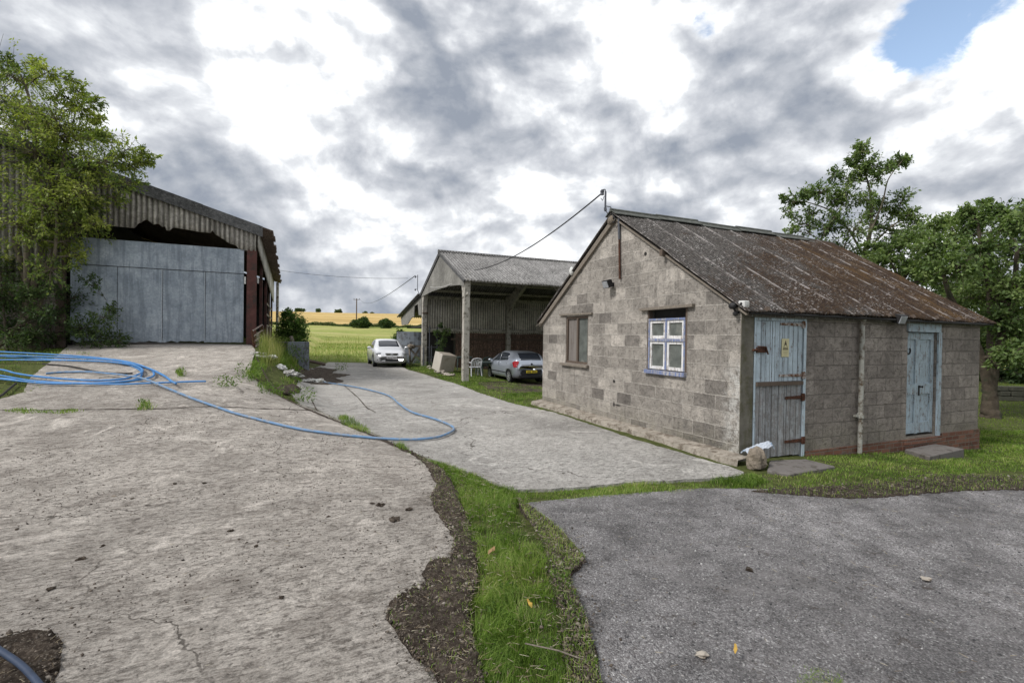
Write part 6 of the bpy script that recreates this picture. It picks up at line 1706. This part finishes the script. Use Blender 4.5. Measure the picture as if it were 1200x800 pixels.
tree('airy_tree', b, st, bl, 'leaf_apple', 'bark_l', .135, 'sparse open-branched tree rising above the ridge of the mossy roof', ntw=34, lpt=18, aspect=.5, seed=12, limb_r=.022, twig_r=.009, spread=.07, size_out=1.3)
# middle tree filling behind the far verge
Y = 19.0; b = P(1060, 330, Y); b = Vector((b.x, b.y, ghs(b.x, b.y))); st = []
S([(1060,430),(1058,350),(1056,310)], .2, .1, Y); st[-1][0][0] = b
S([(1056,330),(1040,300)], .07, .03, Y); S([(1056,330),(1085,290),(1095,270)], .07, .03, Y)
bl = PB([(1030,304,16,1),(1046,290,18,1),(1070,282,20,1),(1090,272,18,1),(1060,310,22,1.1),(1088,310,24,1.2),(1110,330,24,1.1),(1100,262,12,.6),(1118,258,12,.6),(1130,300,22,1),(1140,350,24,1),(1020,290,10,.6)], Y, 1.0)
tree('leafy_tree', b, st, bl, 'leaf_apple', 'bark', .125, 'dense mid-green tree behind the far end of the mossy roof', ntw=50, lpt=24, aspect=.5, seed=13, tonebias=.08, size_out=1.2)
# dark background trees beyond the lawn
for k_, (px, Y, r, lb) in enumerate(((1150, 27, 70, 'dark tree beyond the lawn directly behind the forked trunk'), (1230, 25, 90, 'dark tree beyond the lawn at the right edge of the picture'), (1090, 31, 70, 'dark tree beyond the lawn hidden behind the outbuilding roof end'))):
    b = P(px, 440, Y); b = Vector((b.x, b.y, ghs(b.x, b.y))); cc = P(px, 370, Y)
    st = [([b, b.lerp(cc, .5), cc], .3, .12)]
    bl = PB([(px, 380, r*.42, 1.2), (px-r*.45, 400, r*.36), (px+r*.45, 395, r*.36), (px, 430, r*.34), (px-r*.3, 440, r*.3), (px+r*.35, 440, r*.32), (px-r*.35, 345, r*.34), (px+r*.35, 350, r*.34), (px, 320, r*.3)], Y, 1.0)
    tree('boundary_tree', b, st, bl, 'leaf_dark', 'bark', .24, lb, group='dark trees beyond the lawn', ntw=60, lpt=22, aspect=.6, seed=20+k_, limb_r=.06, twig_r=.012, size_out=1.15)
# low stone wall, rail and boulder beyond lawn
a = P(1168, 470, 17.5); b = P(1260, 476, 17.0)
wl_ = thing('garden_wall', Vector((a.x, a.y, ghs(a.x, a.y))), 'low dark stone wall at the far side of the lawn', 'wall', math.atan2((b-a).y, (b-a).x))
Lw = (b-a).length; rr = random.Random(3)
x = 0
mb = MB()
while x < Lw:
    w_ = rr.uniform(.25, .5)
    for z in (0, .18, .36): mb.obox((x+w_/2+rr.uniform(-.05, .05), 0, z+.08), (w_*.96, .32+rr.uniform(-.04, .04), .17))
    x += w_
mb.build('stonework', simple('dark_mossy_stone', (.06, .06, .045), .95, .35, 5, .02), wl_, bevel=.02)
a2 = P(1166, 462, 18.6); rl = thing('rail_fence', Vector((a2.x, a2.y, ghs(a2.x, a2.y))), 'dark post and rail fence behind the low garden wall', 'fence', math.atan2((b-a).y, (b-a).x))
zr = P(1180, 463, 18.6).z-rl.location.z
MB().beam((-.1, 0, zr), (5, 0, zr), .06, .10).build('rail', 'wood', rl)
for x in (0, 1.7, 3.4): MB().box((x-.06, .05, -.2), (x+.06, .16, zr+.08)).build('post', 'wood', rl)
c = P(1186, 472, 18.0); o = MB().blob((0, 0, 0), (.22, .2, .22), 2, .15, 4).build('boulder', 'stepstone'); o.location = (c.x, c.y, c.z); tag(o, 'round boulder sitting on the low garden wall beyond the lawn', 'boulder')

# ================================================================== SKY + SUN
SUN_AZ = R(-118); SUN_EL = R(46)    # azimuth measured from +Y toward +X
W_ = bpy.data.worlds.new('World'); SC.world = W_; W_.use_nodes = True
T = W_.node_tree; N = T.nodes; Lk = T.links
for n_ in list(N): N.remove(n_)
out = N.new('ShaderNodeOutputWorld'); bgn = N.new('ShaderNodeBackground'); Lk.new(bgn.outputs[0], out.inputs[0])
sky = N.new('ShaderNodeTexSky'); sky.sky_type = 'NISHITA'; sky.sun_disc = False; sky.sun_elevation = SUN_EL; sky.sun_rotation = SUN_AZ; sky.air_density = 1.0; sky.dust_density = .6
tc = N.new('ShaderNodeTexCoord'); D_ = tc.outputs['Generated']
def m2(op, a, b=None, clamp=False):
    n_ = N.new('ShaderNodeMath'); n_.operation = op; n_.use_clamp = clamp
    for i, v in enumerate((a, b)):
        if v is None: continue
        if isinstance(v, (int, float)): n_.inputs[i].default_value = v
        else: Lk.new(v, n_.inputs[i])
    return n_.outputs[0]
def wn(scale, det, rough, dist, off=(0, 0, 0), sc=(1, 1, 1.5)):
    mp = N.new('ShaderNodeMapping'); Lk.new(D_, mp.inputs[0]); mp.inputs['Location'].default_value = off; mp.inputs['Scale'].default_value = sc
    n_ = N.new('ShaderNodeTexNoise'); Lk.new(mp.outputs[0], n_.inputs[0]); n_.inputs['Scale'].default_value = scale; n_.inputs['Detail'].default_value = det; n_.inputs['Roughness'].default_value = rough; n_.inputs['Distortion'].default_value = dist
    return n_.outputs[0]
def gauss(px, py, rpx, amp):
    d = ray(px, py); k = (F/(rpx*.9))**2/(1+((px-600)/F)**2)
    dt = N.new('ShaderNodeVectorMath'); dt.operation = 'DOT_PRODUCT'; nm = N.new('ShaderNodeVectorMath'); nm.operation = 'NORMALIZE'; Lk.new(D_, nm.inputs[0]); Lk.new(nm.outputs[0], dt.inputs[0]); dt.inputs[1].default_value = tuple(d)
    e = m2('EXPONENT', m2('MULTIPLY', m2('SUBTRACT', dt.outputs['Value'], 1.0), k*2))
    return m2('MULTIPLY', e, amp)
SH = (.020, 0, .045)
big = wn(3.1, 8, .55, .25, (1.3, .4, .7)); big2 = wn(3.1, 4, .5, .25, (1.3+SH[0], .4, .7+SH[2]))
med = wn(8.5, 6, .58, .3, (.3, 4.2, 1)); med2 = wn(8.5, 3, .52, .3, (.3+SH[0]*.6, 4.2, 1+SH[2]*.6))
fin_ = wn(22, 6, .6, .3)
def puff(scale, amt, off):
    nz_ = N.new('ShaderNodeTexNoise'); Lk.new(D_, nz_.inputs[0]); nz_.inputs['Scale'].default_value = scale*.9; nz_.inputs['Detail'].default_value = 6; nz_.inputs['Roughness'].default_value = .6
    s1 = N.new('ShaderNodeVectorMath'); s1.operation = 'SCALE'; Lk.new(nz_.outputs['Color'], s1.inputs[0]); s1.inputs['Scale'].default_value = amt
    a1 = N.new('ShaderNodeVectorMath'); Lk.new(D_, a1.inputs[0]); Lk.new(s1.outputs[0], a1.inputs[1])
    mp = N.new('ShaderNodeMapping'); Lk.new(a1.outputs[0], mp.inputs[0]); mp.inputs['Scale'].default_value = (1, 1, 1.5); mp.inputs['Location'].default_value = off
    vo = N.new('ShaderNodeTexVoronoi'); vo.feature = 'F1'; Lk.new(mp.outputs[0], vo.inputs[0]); vo.inputs['Scale'].default_value = scale
    return vo.outputs['Distance']
p1 = puff(6.5, .16, (0, 0, 0)); p1b = puff(6.5, .16, (-.018, 0, -.04)); p2 = puff(15, .08, (.4, 0, 0))
v = m2('ADD', m2('MULTIPLY', m2('SUBTRACT', big, .5), 1.25), m2('MULTIPLY', m2('SUBTRACT', med, .5), .35))
v = m2('ADD', v, m2('MULTIPLY', m2('SUBTRACT', fin_, .5), .26))
v = m2('ADD', v, m2('MULTIPLY', m2('SUBTRACT', big, big2), 2.4)); v = m2('ADD', v, m2('MULTIPLY', m2('SUBTRACT', med, med2), 1.2))
v = m2('ADD', v, m2('MULTIPLY', m2('SUBTRACT', .42, p1), .38)); v = m2('ADD', v, m2('MULTIPLY', m2('SUBTRACT', .42, p2), .16)); v = m2('ADD', v, m2('MULTIPLY', m2('SUBTRACT', p1b, p1), .75))
for g_ in [(180,70,60,.30),(300,110,55,.30),(370,95,90,.35),(230,150,60,.2),(560,255,60,.22),(420,255,55,.40),(350,215,60,.30),(430,280,50,.2),(700,110,80,.30),(620,240,70,.25),(780,40,80,.22),(900,50,60,.2),(1170,60,60,.4),(1060,90,60,.25),(660,20,60,.1),(720,180,70,.15),(1150,170,60,.12),
           (60,70,80,-.22),(210,200,60,-.26),(350,310,110,-.34),(300,260,70,-.26),(480,140,80,-.17),(560,165,80,-.22),(430,40,90,-.10),(560,60,90,-.20),(640,110,50,-.15),(880,150,110,-.22),(520,270,50,-.26),(800,190,90,-.16),(1000,160,120,-.12),(760,240,60,-.08),(610,60,60,-.12)]:
    v = m2('ADD', v, gauss(g_[0], g_[1], g_[2], g_[3]*1.0))
tone = m2('ADD', m2('MULTIPLY', v, .80), .565, True)
rp = N.new('ShaderNodeValToRGB'); Lk.new(tone, rp.inputs[0]); cr_ = rp.color_ramp
stops = [(0, (.25, .28, .335)), (.25, (.36, .385, .43)), (.45, (.48, .50, .54)), (.64, (.64, .66, .69)), (.84, (.93, .94, .95)), (1, (1.06, 1.06, 1.06))]
while len(cr_.elements) < len(stops): cr_.elements.new(.5)
for e_, (p_, c_) in zip(cr_.elements, stops): e_.position = p_; e_.color = (*c_, 1)
# blue openings
hole = m2('ADD', gauss(1108, 22, 34, 1.05), gauss(828, 26, 18, .62))
hole = m2('ADD', hole, gauss(1078, 50, 22, .55)); hole = m2('ADD', hole, m2('MULTIPLY', m2('SUBTRACT', med, .5), 1.8)); hole = m2('ADD', hole, m2('MULTIPLY', m2('SUBTRACT', fin_, .5), 1.0))
mr = N.new('ShaderNodeMapRange'); mr.interpolation_type = 'SMOOTHSTEP'; Lk.new(hole, mr.inputs[0]); mr.inputs[1].default_value = .42; mr.inputs[2].default_value = .85
sc_ = N.new('ShaderNodeVectorMath'); sc_.operation = 'SCALE'; Lk.new(rp.outputs[0], sc_.inputs[0]); SKY_S = .10; sc_.inputs['Scale'].default_value = .84/SKY_S
mxs = N.new('ShaderNodeMix'); mxs.data_type = 'RGBA'; Lk.new(mr.outputs[0], mxs.inputs[0]); Lk.new(sc_.outputs[0], mxs.inputs[6])
sb = N.new('ShaderNodeVectorMath'); sb.operation = 'MULTIPLY'; Lk.new(sky.outputs[0], sb.inputs[0]); sb.inputs[1].default_value = (1.9, 1.7, 1.5); Lk.new(sb.outputs[0], mxs.inputs[7])
Lk.new(mxs.outputs[2], bgn.inputs[0]); bgn.inputs[1].default_value = SKY_S
W_.cycles.sampling_method = 'MANUAL'; W_.cycles.sample_map_resolution = 512
sl = bpy.data.lights.new('sun', 'SUN'); sl.energy = 2.0; sl.angle = R(10); sl.color = (1, .975, .94)
so = bpy.data.objects.new('sun', sl); COL.objects.link(so)
dirv = Vector((math.sin(SUN_AZ)*math.cos(SUN_EL), math.cos(SUN_AZ)*math.cos(SUN_EL), math.sin(SUN_EL)))
so.rotation_euler = dirv.to_track_quat('Z', 'Y').to_euler(); so.location = (0, 0, 30)
SC.view_settings.view_transform = 'Standard'; SC.view_settings.look = 'None'; SC.view_settings.exposure = .64; SC.view_settings.gamma = 1
SC.cycles.max_bounces = 5; SC.cycles.diffuse_bounces = 3; SC.cycles.transparent_max_bounces = 4
